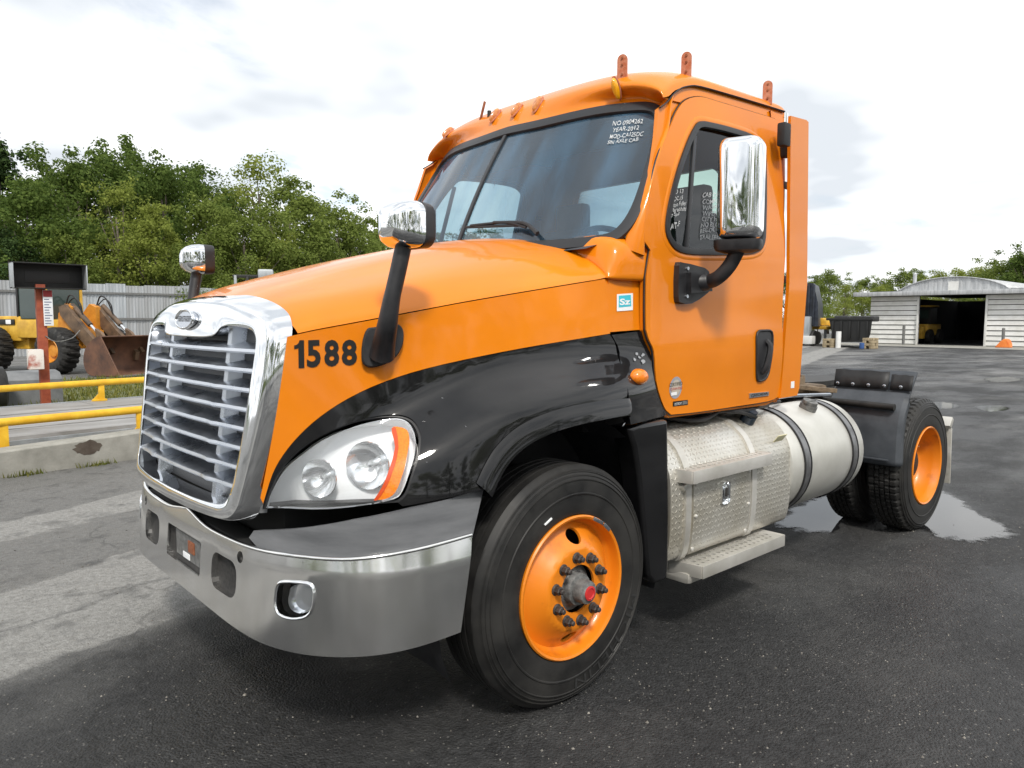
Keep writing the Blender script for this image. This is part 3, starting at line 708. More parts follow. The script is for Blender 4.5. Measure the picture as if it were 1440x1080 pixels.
# ---------------- cab shell
SEAM_PX = [(929, 151), (938, 144), (947, 133), (956, 125), (968, 121), (985, 121.5), (1030, 134), (1070, 146), (1104, 156.5)]
seam = [hit(CAB, p) for p in SEAM_PX]
DOOR_PX = [(904.5, 315), (913, 272), (924, 225), (938, 188), (951, 157), (964, 141), (984, 136.5), (1010, 143.5), (1050, 155.5), (1090, 168), (1099, 176), (1101, 195),
           (1101, 300), (1100, 420), (1098, 520), (1095, 557), (1080, 564), (1030, 572), (979, 579.5), (943, 583), (933, 572), (922, 536), (919, 495), (912, 478), (908, 464), (908, 400), (909, 384), (914, 352), (906, 340)]
door = outl(CAB, DOOR_PX, 3, corners=(10, 15, 19, 24, 27, 28, 0))
WIN_PX = [(984, 176), (976, 184), (966, 205), (953, 242), (942, 285), (937, 318), (941, 337), (955, 350), (985, 354), (1040, 354), (1062, 351), (1071, 340), (1073, 310), (1073, 230), (1070, 208), (1055, 194), (1025, 184), (1000, 178)]
win = outl(CAB, WIN_PX, 3)
wc = np.mean(np.array(win), 0)
def shift(poly, d):
    """grow (d > 0) a closed outline by d"""
    P = np.array(poly); n = len(P); A = 0.5*sum(P[i][0]*P[(i+1) % n][1]-P[(i+1) % n][0]*P[i][1] for i in range(n)); o = []
    for i in range(n):
        t = P[(i+1) % n]-P[i-1]; t = t/(np.linalg.norm(t)+1e-9); nn = np.array((t[1], -t[0]))*(1 if A > 0 else -1); o.append(tuple(P[i]+nn*d))
    return o
panel('cab_side', CAB, [tuple(p) for p in spline(seam, 3)]+outl(CAB, [(1106, 165), (1106, 300), (1104, 420), (1102, 520), (1099, 561), (1080, 570), (943, 588)])+[tuple(p) for p in shift(door, 0.004)[60:84:3]]+outl(CAB, [(902, 338), (903, 315), (911, 272), (921, 225), (926, 190)]),
      ORANGE, T, holes=[shift(win, 0.03)], res=0.05, off=-0.014, depth=0.02, mirror=True)
DOORS = []
for sg in (1, -1):
    D_ = empty('door', parent=T); DOORS.append(D_)
    def put(o, sg=sg):
        if sg < 0:
            for v in o.data.vertices: v.co.y = -v.co.y
            o.data.flip_normals()
        return o
    put(panel('door_panel', CAB, door, ORANGE, D_, holes=[win], res=0.035, off=0.004, depth=0.025))
    put(rib('door_gap_seal', CAB, shift(door, 0.004), 0.006, 0.012, SEAL, D_, off=-0.006))
    put(rib('window_seal', CAB, shift(win, 0.001), 0.034, 0.022, SEAL, D_, off=0.004, mode='flat'))
    put(rib('window_pressing', CAB, shift(win, 0.030), 0.03, 0.006, ORANGE, D_, off=0.004))
    put(panel('window_glass', CAB, shift(win, 0.004), SGLASS, D_, res=0.07, off=-0.012, depth=0))
    a = hit(CAB, (978, 190)); b = hit(CAB, (966, 352))
    p0 = np.array(CAB.pt(*a)); p1 = np.array(CAB.pt(*b))
    mb = MB(); mb.bar(p0-np.array((0, .006, 0)), p1-np.array((0, .006, 0)), 0.016, 0.026, 0.003, up=(1, 0, 0)); put(mb.build('quarter_window_bar', SEAL, D_))
    # handle: recessed pocket with a grip
    ho = outl(CAB, [(1063, 468), (1073, 465), (1083, 467), (1084, 485), (1081, 510), (1076, 530), (1064, 535), (1062, 520), (1062, 490)], 3)
    put(panel('handle_pocket', CAB, ho, PLAST, D_, res=.03, off=0.010, depth=0.012))
    put(rib('handle_rim', CAB, ho, 0.014, 0.014, PLAST, D_, off=0.010))
    A_ = np.array(CAB.pt(*hit(CAB, (1076, 482)))); B_2 = np.array(CAB.pt(*hit(CAB, (1069, 522))))
    path = [A_+(0, .008, .01), A_+(0, .032, -.02), (A_+B_2)/2+(0, .038, 0), B_2+(0, .032, .02), B_2+(0, .008, -.01)]
    mb = MB(); mb.tube(spline(path, 3), 0.017, 8); put(mb.build('handle_grip', PLAST, D_))
D0 = DOORS[0]
# decals on the near door
dc = hit(CAB, (949, 545)); panel('round_decal', CAB, ell(dc[0], dc[1], .052, .055), DEC := mat('grey_decal', (0.33, 0.34, 0.38), 0.5), D0, res=.03, off=0.0055, depth=0)
panel('round_decal_centre', CAB, ell(dc[0], dc[1], .038, .040), mat('decal_tan', (0.50, 0.44, 0.36), 0.5), D0, res=.03, off=0.0065, depth=0)
cabp = lambda *p: hit(CAB, p)
decal('decal_lettering', 'CERTIFIED', CAB, cabp(940, 544), cabp(958, 541), cabp(940, 539), BLKTXT, D0, off=.0075)
decal('decal_lettering', 'CLEAN IDLE', CAB, cabp(941, 549), cabp(958, 546.5), cabp(941, 545.5), REDL, D0, off=.0075)
panel('decal_patch', CAB, outl(CAB, [(942, 552), (950, 550.5), (950, 555), (942, 556.5)]), WHITE, D0, res=.05, off=.0078, depth=0)
panel('black_decal', CAB, outl(CAB, [(945, 564.5), (966, 562), (966, 569), (945, 571.5)]), BLKTXT, D0, res=.05, off=.006, depth=0)
decal('decal_lettering', 'DETROIT', CAB, cabp(947, 570), cabp(957, 568.5), cabp(947, 566.5), WHITE, D0, off=.0075)
panel('decal_patch', CAB, outl(CAB, [(958, 564), (965, 563), (965, 568), (958, 569)]), GREY, D0, res=.05, off=.0072, depth=0)
panel('model_badge', CAB, outl(CAB, [(1052, 553), (1079, 550.5), (1079, 556), (1052, 559.5)]), GCHROME, D0, res=.05, off=.010, depth=0.006)
decal('badge_lettering', 'CASCADIA', CAB, cabp(1054, 558), cabp(1077, 554.5), cabp(1054, 554.5), BLKTXT, D0, off=.0115)
# blue and white sticker and marker lamp on the cowl
STK = mat('cyan_sticker', (0.05, 0.50, 0.62), 0.5)
panel('sticker', SIDE, outl(SIDE, [(869.5, 413.5), (892, 412), (892, 436), (869.5, 437.5)]), WHITE, T, res=.05, off=-0.009, depth=0)
panel('sticker_print', SIDE, outl(SIDE, [(872, 415.5), (889, 414.3), (889.5, 430.5), (872, 432)]), STK, T, res=.05, off=-0.008, depth=0)
decal('sticker_lettering', 'Sz', SIDE, hit(SIDE, (873, 429)), hit(SIDE, (888, 428)), hit(SIDE, (873, 420)), WHITE, T, bold=.03, off=-.0068)
for sg in (1, -1):
    q = np.array(SIDE.pt(*hit(SIDE, (897, 530)))); V = []; F = []
    mb = MB()
    prof = [(1.0, -.004), (1.0, .008), (.92, .02), (.7, .032), (.4, .038), (0.001, .04)]
    for k in range(24):
        th = 2*math.pi*k/24
        for (r, h) in prof: V.append((q[0]+math.cos(th)*r*.052, (q[1]+h)*sg, q[2]+math.sin(th)*r*.038))
    for k in range(24):
        for j in range(5): F.append((k*6+j, ((k+1) % 24)*6+j, ((k+1) % 24)*6+j+1, k*6+j+1))
    mb.add(V, F); mb.build('side_marker_lamp', AMBER, T)
# scuffed adhesive patch above the lamp
PEEL = mat('peeled_adhesive', (0.30, 0.31, 0.33), 0.7)
rng = random.Random(4)
for k in range(7):
    cx_, cy_ = 899+rng.uniform(-7, 7), 504+rng.uniform(-7, 7); pts_ = []
    for i in range(6): t = 2*math.pi*i/6; r = rng.uniform(1.0, 3.4); pts_.append((cx_+r*math.cos(t), cy_+r*math.sin(t)))
    panel('peeled_patch', SIDE, outl(SIDE, pts_), PEEL, T, res=.05, off=0.001, depth=0)
for px, l_, a_ in (((710, 648), .022, .9), ((790, 604), .016, .4), ((877, 597), .030, -.5), ((622, 560), .008, .2), ((655, 600), .007, 1.0), ((600, 650), .006, .3)):
    c_ = hit(SIDE, px); d_ = np.array((math.cos(a_), math.sin(a_)))*l_/2; e_ = np.array((-d_[1], d_[0]))*.28
    panel('paint_chip', SIDE, [tuple(c_-d_), tuple(c_+e_), tuple(c_+d_), tuple(c_-e_*.6)], PEEL, T, res=.05, off=0.0015, depth=0)
# ---------------- windshield, pillars and roof
def wy(t): return 0.965-0.06*t
def wtop(s): return (WX(s*wy(1.0), 2.655-0.03*s*s), s*wy(1.0), 2.655-0.03*s*s)
WGL_PX_N = [(713, 190), (760, 180), (838, 163), (880, 158), (905, 157), (918, 162), (923, 175), (918, 200), (904, 250), (888, 295), (870, 322), (850, 332), (800, 338), (740, 341), (645, 344)]
wn = [tuple(hit(WIND, p)) for p in WGL_PX_N]
wn = [(0.0, wn[0][1])]+[p for p in wn[1:-1]]+[(0.0, wn[-1][1])]
wnS = [tuple(p) for p in spline(wn, 4)]
WO = wnS+[(-a, b) for a, b in wnS[::-1][1:-1]]
WS = empty('windshield', parent=T)
gl = 0.012
left = [(max(a, gl), b) for a, b in wnS]; right = [(-a, b) for a, b in left]
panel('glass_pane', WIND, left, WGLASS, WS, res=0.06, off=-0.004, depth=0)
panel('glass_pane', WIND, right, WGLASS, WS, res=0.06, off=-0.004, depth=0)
rib('seal', WIND, shift(WO, 0.022), 0.062, 0.03, SEAL, WS, off=0.0, mode='flat')
zt, zb = wn[0][1], wn[-1][1]
rib('centre_strip', WIND, [(0.0, zb+(zt-zb)*k/8) for k in range(9)], 0.028, 0.018, SEAL, WS, closed=False, mode='flat')
# a-pillars: from the seal round to the door edge
seo = shift(WO, 0.050)
pil_w = [np.array(WIND.pt(*hit(WIND, p))) for p in ((928, 150), (933, 175), (922, 205), (910, 240), (899, 275), (889, 308), (882, 328))]
pil_d = [np.array(CAB.pt(*hit(CAB, p))) for p in ((944, 141), (939, 182), (928, 212), (918, 248), (911, 281), (906, 310), (905, 338))]
up_ = np.array((-.045, -.012, .05)); dn_ = np.array((.02, .0, -.07))
pil_w = [pil_w[0]+up_]+pil_w+[pil_w[-1]+dn_]; pil_d = [pil_d[0]+up_]+pil_d+[pil_d[-1]+dn_*np.array((0, 0, 1))]
rows = []
for a, b in zip(pil_w, pil_d):
    m1 = a*.62+b*.38+np.array((.010, .010, 0)); m2 = a*.28+b*.72+np.array((.006, .010, 0))
    rows.append([a+np.array((-.012, -.01, 0)), a, m1, m2, b+np.array((-.004, .004, 0)), b+np.array((-.02, -.02, 0))])
loft(rows, 3, 3, 'windshield_pillar', ORANGE, T, mirror=True, flip=False)
# roof cap
def edge3(px, dy=0.0):
    p = np.array(CAB.pt(*hit(CAB, px))); return p+np.array((0, dy, 0.0))
ss = [0, .2, .4, .58, .72, .83, .91, .96, .985, 1.0]
def rrow(xc, zc, xe, ye, ze, px_=2.5, p=3.5, q=.55):
    return [(xc+(xe-xc)*s**px_, ye*s, ze+(zc-ze)*max(0, 1-s**p)**q) for s in ss]
e1 = edge3((940, 141)); e2 = edge3((954, 126)); e3 = edge3((985, 121)); e4 = edge3((1040, 137)); e5 = edge3((1085, 150.5)); e6 = edge3((1104, 156.5))
tpx = [hit(WIND, p) for p in ((760, 172), (800, 163), (838, 154), (870, 148.5), (895, 145), (910, 146), (921, 150))]
ty_ = [0.0]+[float(q[0]) for q in tpx]; tz_ = [float(tpx[0][1])+.004]+[float(q[1]) for q in tpx]
e0 = np.array(WIND.pt(ty_[-1], tz_[-1]))
r0 = []
for s in ss:
    y_ = s*(e1[1]-.012); z_ = float(np.interp(y_, ty_, tz_)); yw = min(y_, float(e0[1])); r0.append((WX(yw, z_)+.004-1.1*(y_-yw), y_, z_))
hr = [[(p[0]-.02, p[1], p[2]-.012) for p in r0], r0]
hr.append([(p[0]-.030*(1-.5*s), p[1]*(1+.004*s), p[2]+.045*(1-.6*s**6)) for p, s in zip(r0, ss)])
hr.append(rrow(-.757, 2.800, e1[0]+.035, e1[1]-.004, e1[2]+.004, 2.7, 4.5, .6))
hr.append(rrow(-.825, 2.862, e1[0], e1[1]+.002, e1[2]+.02, 2.7, 4.2, .55))
hr.append(rrow(-.92, 2.910, e2[0], e2[1], e2[2]+.004, 2.7, 4, .52))
hr.append(rrow(-1.10, 2.945, e3[0], e3[1], e3[2], 3, 4, .5))
hr.append(rrow(-1.40, 2.962, e4[0], e4[1], e4[2], 3, 4, .5))
hr.append(rrow(-1.74, 2.962, e5[0], e5[1], e5[2], 3, 4, .5))
hr.append(rrow(-1.86, 2.950, e6[0]+.02, e6[1], e6[2]+.002, 3, 4, .5))
hr.append(rrow(-1.925, 2.915, e6[0]-.01, e6[1]-.01, e6[2]-.005, 3, 4, .5))
hr.append(rrow(-1.94, 2.80, e6[0]-.03, e6[1]-.03, e6[2]-.12, 3, 4, .5))
rows = [[(p[0], -p[1], p[2]) for p in r[:0:-1]]+r for r in hr]
loft(rows, 3, 4, 'roof', ORANGE, T)
# lip under the roof cap so that its seam shows
rib('roof_seam', CAB, [tuple(p) for p in spline(seam, 3)], 0.009, 0.014, SEAL, T, closed=False, off=-0.004, mirror=True)
# rear wall with window, headliner, floor
REARW = Surf(lambda y, z: (-1.925, y, z), [(0, 2)]); REARW.ref = (-1, 0, 0)
panel('rear_wall', REARW, [(-1.03, 1.12), (1.03, 1.12), (1.03, 2.0), (.95, 2.82), (-.95, 2.82), (-1.03, 2.0)], ORANGE, T, holes=[rrect(-.62, .62, 2.0, 2.55, .08)], res=.15, depth=.04)
panel('rear_window', REARW, rrect(-.63, .63, 1.99, 2.56, .08), SGLASS, T, res=.2, off=-.01, depth=0)
V = []; F = []
for r in hr[2:-1]:
    for s in range(-9, 10):
        q = r[abs(s)]; V.append((q[0]-.09 if q[0] > -1.5 else q[0]+.05, q[1]*.93*(1 if s >= 0 else -1), q[2]-.075))
for j in range(len(hr)-4):
    for i in range(18): a = j*19+i; F.append((a, a+1, a+20, a+19))
mk('headliner', V, F, INTER, T)
mb = MB(); mb.box((-1.3, 0, 1.16), (1.24, 1.98, 0.06)); mb.build('cab_floor', INTER, T)
mb = MB()
mb.add([(-.36, -.9, 1.93), (-.36, .9, 1.93), (-.52, .92, 1.98), (-.52, -.92, 1.98), (-.92, -.95, 1.95), (-.92, .95, 1.95), (-.98, .95, 1.86), (-.98, -.95, 1.86), (-.86, -.95, 1.4), (-.86, .95, 1.4)],
       [(0, 3, 2, 1), (3, 4, 5, 2), (4, 7, 6, 5), (7, 8, 9, 6)]); mb.build('dashboard', DASH, T)
for sg in (1, -1):
    SE = empty('seat', parent=T)
    mb = MB(); mb.box((-1.45, .5*sg, 1.55), (.5, .5, .16), .05); mb.build('cushion', INTER, SE)
    mb = MB(); mb.box((-1.70, .5*sg, 1.92), (.14, .48, .66), .06, Matrix.Rotation(R_(-8), 3, 'Y')); mb.build('backrest', INTER, SE)
    mb = MB(); mb.box((-1.76, .5*sg, 2.33), (.10, .28, .20), .04); mb.build('headrest', INTER, SE)
mb = MB(); c0 = Vector((-1.05, .5, 1.98)); rot = Matrix.Rotation(R_(-35), 3, 'Y')
mb.tube([tuple(c0+rot@Vector((.0+.21*math.cos(t), .21*math.sin(t), 0))) for t in [2*math.pi*k/28 for k in range(29)]], .016, 8, cap=False)
mb.bar(c0+rot@Vector((0, -.2, 0)), c0+rot@Vector((0, .2, 0)), .05, .02); mb.bar(c0, c0+rot@Vector((.05, 0, -.3)), .05, .05)
mb.build('steering_wheel', PLAST, T)
# inside door trim (below the windows), dark
for sg in (1, -1):
    mb = MB(); mb.box((-1.30, .985*sg, 1.56), (1.15, .04, .80)); mb.build('door_trim', INTER, T)
# overhead console and visors
mb = MB(); mb.box((-1.02, 0, 2.70), (.22, 1.4, .10), .03); mb.build('overhead_console', INTER, T)
for sg in (1, -1):
    mb = MB(); mb.box((-.93, .40*sg, 2.60), (.012, .55, .13), .004, Matrix.Rotation(R_(28), 3, 'Y')); mb.build('sun_visor', INTER, T)
# wiper
wa = [np.array(WIND.pt(*hit(WIND, p)))+np.array((.02, 0, .012)) for p in ((660, 323), (690, 322), (720, 321), (742, 320))]
mb = MB(); mb.tube(spline(wa, 4), .008, 6); 
wb = [np.array(WIND.pt(*hit(WIND, p)))+np.array((.03, 0, .02)) for p in ((700, 319), (742, 320), (762, 335))]
mb.tube(spline(wb, 4), [.008]*4+[.010]*4+[.013], 6)
wb2 = [np.array(WIND.pt(*hit(WIND, p)))+np.array((.03, 0, .012)) for p in ((668, 321), (718, 317), (746, 324))]
mb.tube(spline(wb2, 4), .007, 6)
mb.build('wiper', PLAST, T)
# grease-pencil notes on the glass
wp = lambda *p: hit(WIND, p)
for s, bl, br, h in (('NO 0904262', (861, 178), (904, 173), 6.5), ('YEAR-2012', (861, 186), (898, 183), 6), ('MOD-CA125DC', (857, 196), (904, 191), 6), ('SIN AXLE CAB', (854, 203), (897, 199), 5)):
    decal('grease_pencil_note', s, WIND, wp(*bl), wp(*br), wp(bl[0]+1.5, bl[1]-h), CHALK, WS, bold=.004, off=.002, wob=.10)
INSG = Surf(lambda x, z: (x, CY(x, z)-0.010, z), CAB.guess)
cp2 = lambda *p: hit(INSG, p)
for s, bl, br, h in (('DD 13', (944, 274), (960, 271), 6), ('DDC-15', (944, 284), (959, 281), 6), ('Eaton Fuller', (942, 292), (964, 288), 6), ('Ultrashift', (941, 299), (964, 296), 6), ('10 Spd', (941, 307), (954, 304), 6), ('A/T-F', (942, 323), (955, 319), 8),
                     ('CAB CA RADIO', (987, 278), (1030, 276), 6.5), ('COMFORT-OK', (987, 287), (1030, 285), 6.5), ('WASHERS-OK', (987, 295.5), (1030, 293), 6.5), ('WIPERS-OK', (987, 304), (1022, 302), 6.5), ('CITY HORN', (986, 312), (1022, 310), 6.5), ('NO BLOWER', (985, 320), (1024, 318), 6.5), ('REG-OK', (984, 328), (1004, 326), 6.5), ('TRAILERED', (983, 337), (1014, 336), 6.5)):
    decal('grease_pencil_note', s, INSG, cp2(*bl), cp2(*br), cp2(bl[0]+.8, bl[1]-h), CHALK, D0, bold=.004, off=.003, wob=.10)
# hood number
hp_ = lambda *p: hit(SIDE, p)
ONE = [(.42, 0), (1, 0), (1, 1), (.55, 1), (.45, .90), (.25, .84), (0, .82), (0, .69), (.42, .72)]
bl_, br_, tl_ = (np.array(hp_(*q)) for q in ((413.5, 518), (427.5, 517.3), (413, 478.7)))
W_ = []
for u, v in ONE:
    ab = bl_+(br_-bl_)*u+(tl_-bl_)*v; W_.append((ab[0], FY(*ab)+.003, ab[1]))
mk('fleet_number', W_, [(0, 1, 2, 3, 4, 8), (4, 5, 6, 7, 8)], BLKTXT, T, False)
for ch, xa, xb in (('5', 431.5, 451), ('8', 456, 477), ('8', 480.5, 502)):
    sl_ = (518-513.5)/88.; ya = 518-(xa-413)*sl_; yb = 518-(xb-413)*sl_
    decal('fleet_number', ch, SIDE, hp_(xa, ya), hp_(xb, yb), hp_(xa-.4, ya-39.3+(xa-413)*.04), BLKTXT, T, bold=.035, off=.003)
# roof marker lamps
def roof_at(px):
    """point of the roof brow seen at a pixel"""
    x, y = None, None
    d = ray(px); best = None
    for r in range(len(hr)-1): pass
    return None
dg = bpy.context.evaluated_depsgraph_get()
def cast(px, obj):
    o_ = bpy.data.objects[obj]; d = Vector(ray(px)).normalized()
    ok, loc, nor, _ = o_.ray_cast(Vector(CP), d)
    return (np.array(loc), np.array(nor)) if ok else (None, None)
bpy.context.view_layer.update()
for px, m in (((631, 188), AMBERF), ((697, 164), AMBERF), ((727, 156), AMBERF), ((757, 148), AMBERF), ((868, 124), YAMBER)):
    loc, nor = cast(px, 'roof')
    if loc is None: loc = np.array((-.78, {631: -.69, 697: -.177, 727: 0, 757: .177, 868: .69}[px[0]], 2.79)); nor = np.array((.7, 0, .7))
    n = Vector(nor).normalized()
    if n.x < 0: n = -n
    side = Vector((0, 1, 0)); side = (side-n*side.dot(n)).normalized(); upv = n.cross(side)
    if upv.z < 0: upv = -upv
    LM = empty('clearance_lamp', parent=T)
    for nm, mm, sa, sb, hh, dd in (('lamp_base', RUSTTAB, .022, .062, .010, 0.0), ('lens', m, .017, .054, .028, 0.004)):
        V = []; F = []
        for j, (r, h) in enumerate(((1, -.01), (1, .35), (.9, .7), (.6, .95), (.001, 1))):
            for k in range(20):
                t = 2*math.pi*k/20; taper = 1.0+0.25*math.sin(t)
                V.append(tuple(Vector(loc)+side*(math.cos(t)*sa*r*taper)+upv*(math.sin(t)*sb*r)+n*(h*hh+dd)))
        for j in range(4):
            for k in range(20): F.append((j*20+k, j*20+(k+1) % 20, (j+1)*20+(k+1) % 20, (j+1)*20+k))
        b_ = MB(); b_.add(V, F); b_.build(nm, mm, LM)
# upright tabs on the roof edge
def tab(x, y, z, h, rz, m=RUSTTAB):
    TB = MB(); c_ = Matrix.Rotation(rz, 3, 'Z'); w_ = .027
    poly = [(-w_, 0), (w_, 0)]+[(w_*math.cos(t), h-w_+w_*math.sin(t)) for t in [math.pi*k/8 for k in range(9)]]
    def fn(u, v, hh): q = c_@Vector((hh, u, v)); return (q.x+x, q.y+y, q.z+z)
    TB.prism(poly, -.004, .004, fn); o = TB.build('roof_tab', m, T)
    for k in (.25, .6, .85):
        b2 = MB(); q = c_@Vector((.006, 0, h*k)); b2.cyl((q.x+x-.004*math.cos(rz), q.y+y-.004*math.sin(rz), q.z+z), (q.x+x+.004*math.cos(rz), q.y+y+.004*math.sin(rz), q.z+z), .006, 8)
        b2.build('tab_rivet', RUST, o)
vdir = math.atan2(CP[1]-.6, CP[0]+.9)
for px, h, y_ in (((875, 108), .115, .60), ((965, 101), .115, .70), ((1079, 133), .115, .78)):
    q = onp(px, 'y', y_); zr = 2.86 if px[0] < 900 else 2.885
    d = ray(px); 
    for dq in range(1, 30):
        loc, nor = cast((px[0], px[1]+dq), 'roof')
        if loc is not None: break
    if loc is None: loc = q
    tab(loc[0], loc[1], loc[2]-.02, h+.02, vdir-(.35 if px[0] < 1000 else .1))
loc, nor = cast((674, 168), 'roof')
if loc is None: loc = np.array((-.95, -.45, 2.88))
mb = MB(); mb.bar(tuple(loc+np.array((0, 0, -.03))), tuple(loc+np.array((-.02, .03, .105))), .022, .010, .002); mb.build('roof_tab', RUST, T)
loc2, nor = cast((688, 163), 'roof')
if loc2 is not None: mb = MB(); mb.cyl(tuple(loc2-np.array((0, 0, .02))), tuple(loc2+np.array((0, 0, .03))), .012, 10); mb.build('roof_bolt', FRAME, T)

# cab side extender behind the door
EXT = flat(1.07)
for sg in (1, -1):
    mb = MB(); P = [onp(p, 'y', 1.07) for p in ((1111, 163), (1133, 169), (1136, 172), (1134, 400), (1123, 545), (1120, 556), (1096, 560), (1098, 545), (1109, 400))]
    mb.prism([(p[0], p[2]) for p in P], 1.055, 1.075, lambda u, v, h: (u, h*sg, v)); mb.build('side_extender', ORANGE, T)
    mb = MB(); mb.box((-1.95, 1.02*sg, 2.62), (.06, .05, .14), .015); mb.build('extender_mount', PLAST, T)
    for z_ in (1.3, 1.85, 2.4):
        mb = MB(); mb.box((-1.96, 1.0*sg, z_), (.16, .02, .04), .004); mb.build('extender_bracket', PLAST, T)
q = onp((1106, 189), 'y', 1.09)
mb = MB(); mb.box((q[0], 1.075, q[2]), (.075, .05, .13), .012); mb.build('rubber_buffer', RUBBER, T)
mb = MB(); mb.cyl((q[0]-.01, 1.075, q[2]+.05), (q[0]-.01, 1.075, q[2]+.12), .014, 10); mb.build('buffer_bolt', CHROME, T)
q = onp((1114.5, 541), 'y', 1.076); mb = MB(); mb.box((q[0], 1.0765, q[2]), (.04, .002, .04)); mb.build('extender_sticker', WHITE, T)
# ---------------- door mirrors
for sg in (1, -1):
    MR = empty('door_mirror', parent=T)
    Y0 = 1.30
    P = [onp(p, 'y', Y0) for p in ((1017, 210), (1022, 201), (1033, 197), (1070, 197), (1078, 202), (1080, 212), (1072, 338), (1008, 338))]
    zt_ = P[2][2]; zb_ = P[-1][2]; xc = -1.15; W = (P[5][0]-P[0][0])
    # head seen from the front: outline in the plane of the mirror (faces mostly fore-aft, turned outward)
    ang = R_(20); ax = np.array((-math.sin(ang), math.cos(ang), 0)); fw = np.array((math.cos(ang), math.sin(ang), 0))
    lo = onp((1009, 338), 'y', 1.18); hi_ = onp((1075, 338), 'x', lo[0]-.13)
    cpt = (lo+hi_)/2; wd = abs((hi_-lo)@ax)+.0
    topz = onp((1046, 197), 'x', cpt[0])[2]; botz = cpt[2]
    prof = rrect(-wd/2, wd/2, botz, topz, .045, 5)
    V = []; F = []; n_ = len(prof)
    layers = [(.0, 1.0), (.03, 1.0), (.075, .97), (.105, .88), (.122, .70), (.128, .40)]
    cz = (botz+topz)/2
    for (d_, k_) in layers:
        for (u, v) in prof:
            uu = u*(1-(1-k_)*0.9); vv = cz+(v-cz)*(1-(1-k_)*0.22); p = cpt+ax*uu+fw*d_; V.append((p[0], p[1]*sg, vv))
    for j in range(len(layers)-1):
        for i in range(n_): F.append((j*n_+i, j*n_+(i+1) % n_, (j+1)*n_+(i+1) % n_, (j+1)*n_+i))
    F.append(tuple((len(layers)-1)*n_+i for i in range(n_)))
    b_ = MB(); b_.add(V, F); b_.build('mirror_shell', CHROME, MR, angle=50)
    V2 = [(cpt+ax*u*.97-fw*.002) for (u, v) in prof]; V2 = [(p[0], p[1]*sg, cz+(v-cz)*.985) for p, (u, v) in zip(V2, prof)]
    mk('mirror_pane', V2, [tuple(range(n_))], CHROME, MR, False)
    b_ = MB(); V = []; F = []
    pb = rrect(-wd/2-.004, wd/2+.004, -.004, .134, .04, 5)
    for k, (z_, s_) in enumerate(((botz-.006, 1.0), (botz-.035, 1.0), (botz-.055, .92), (botz-.066, .6))):
        for (u, v) in pb: p = cpt+ax*u*s_+fw*(.065+(v-.065)*s_); V.append((p[0], p[1]*sg, z_))
    m_ = len(pb)
    for j in range(3):
        for i in range(m_): F.append((j*m_+i, j*m_+(i+1) % m_, (j+1)*m_+(i+1) % m_, (j+1)*m_+i))
    F.append(tuple(3*m_+i for i in range(m_))); F.append(tuple(range(m_-1, -1, -1)))
    b_.add(V, F); b_.build('mirror_base', PLAST, MR, angle=40)
    pb0 = np.array(CAB.pt(*hit(CAB, (968, 398))))
    pm = cpt+fw*.06+np.array((0, 0, botz-cpt[2]-.05))
    path = [pb0+(0.0, .02, 0), pb0+(-.05, .075, 0.005), (pb0*.62+pm*.38)+(-.02, .05, -.035), (pb0*.3+pm*.7)+(-.01, .03, -.03), pm]
    path = [(p[0], p[1]*sg, p[2]) for p in spline(path, 5)]
    b_ = MB(); b_.tube(path, [(.042, .034)]*6+[(.036, .03)]*(len(path)-6), 12); b_.build('mirror_arm', PLAST, MR)
    mo = outl(CAB, [(947, 374), (953, 370), (975, 375), (989, 382), (991, 405), (984, 415), (965, 427), (950, 426), (946, 418)], 2)
    o_ = panel('mirror_foot', CAB, mo, PLAST, MR, res=.03, off=.034, depth=.034)
    o2 = panel('mirror_foot_pad', CAB, outl(CAB, [(957, 384), (985, 386), (987, 410), (957, 413)]), PLAST, MR, res=.03, off=.062, depth=.03)
    o3 = MB()
    for p in ((958, 378), (957, 417)):
        c_ = np.array(CAB.pt(*hit(CAB, p))); o3.cyl((c_[0], c_[1]+.03, c_[2]), (c_[0], c_[1]+.042, c_[2]), .009, 8)
    o3 = o3.build('mirror_screw', GCHROME, MR)
    if sg < 0:
        for o in (o_, o2, o3):
            for v in o.data.vertices: v.co.y = -v.co.y
            o.data.flip_normals()
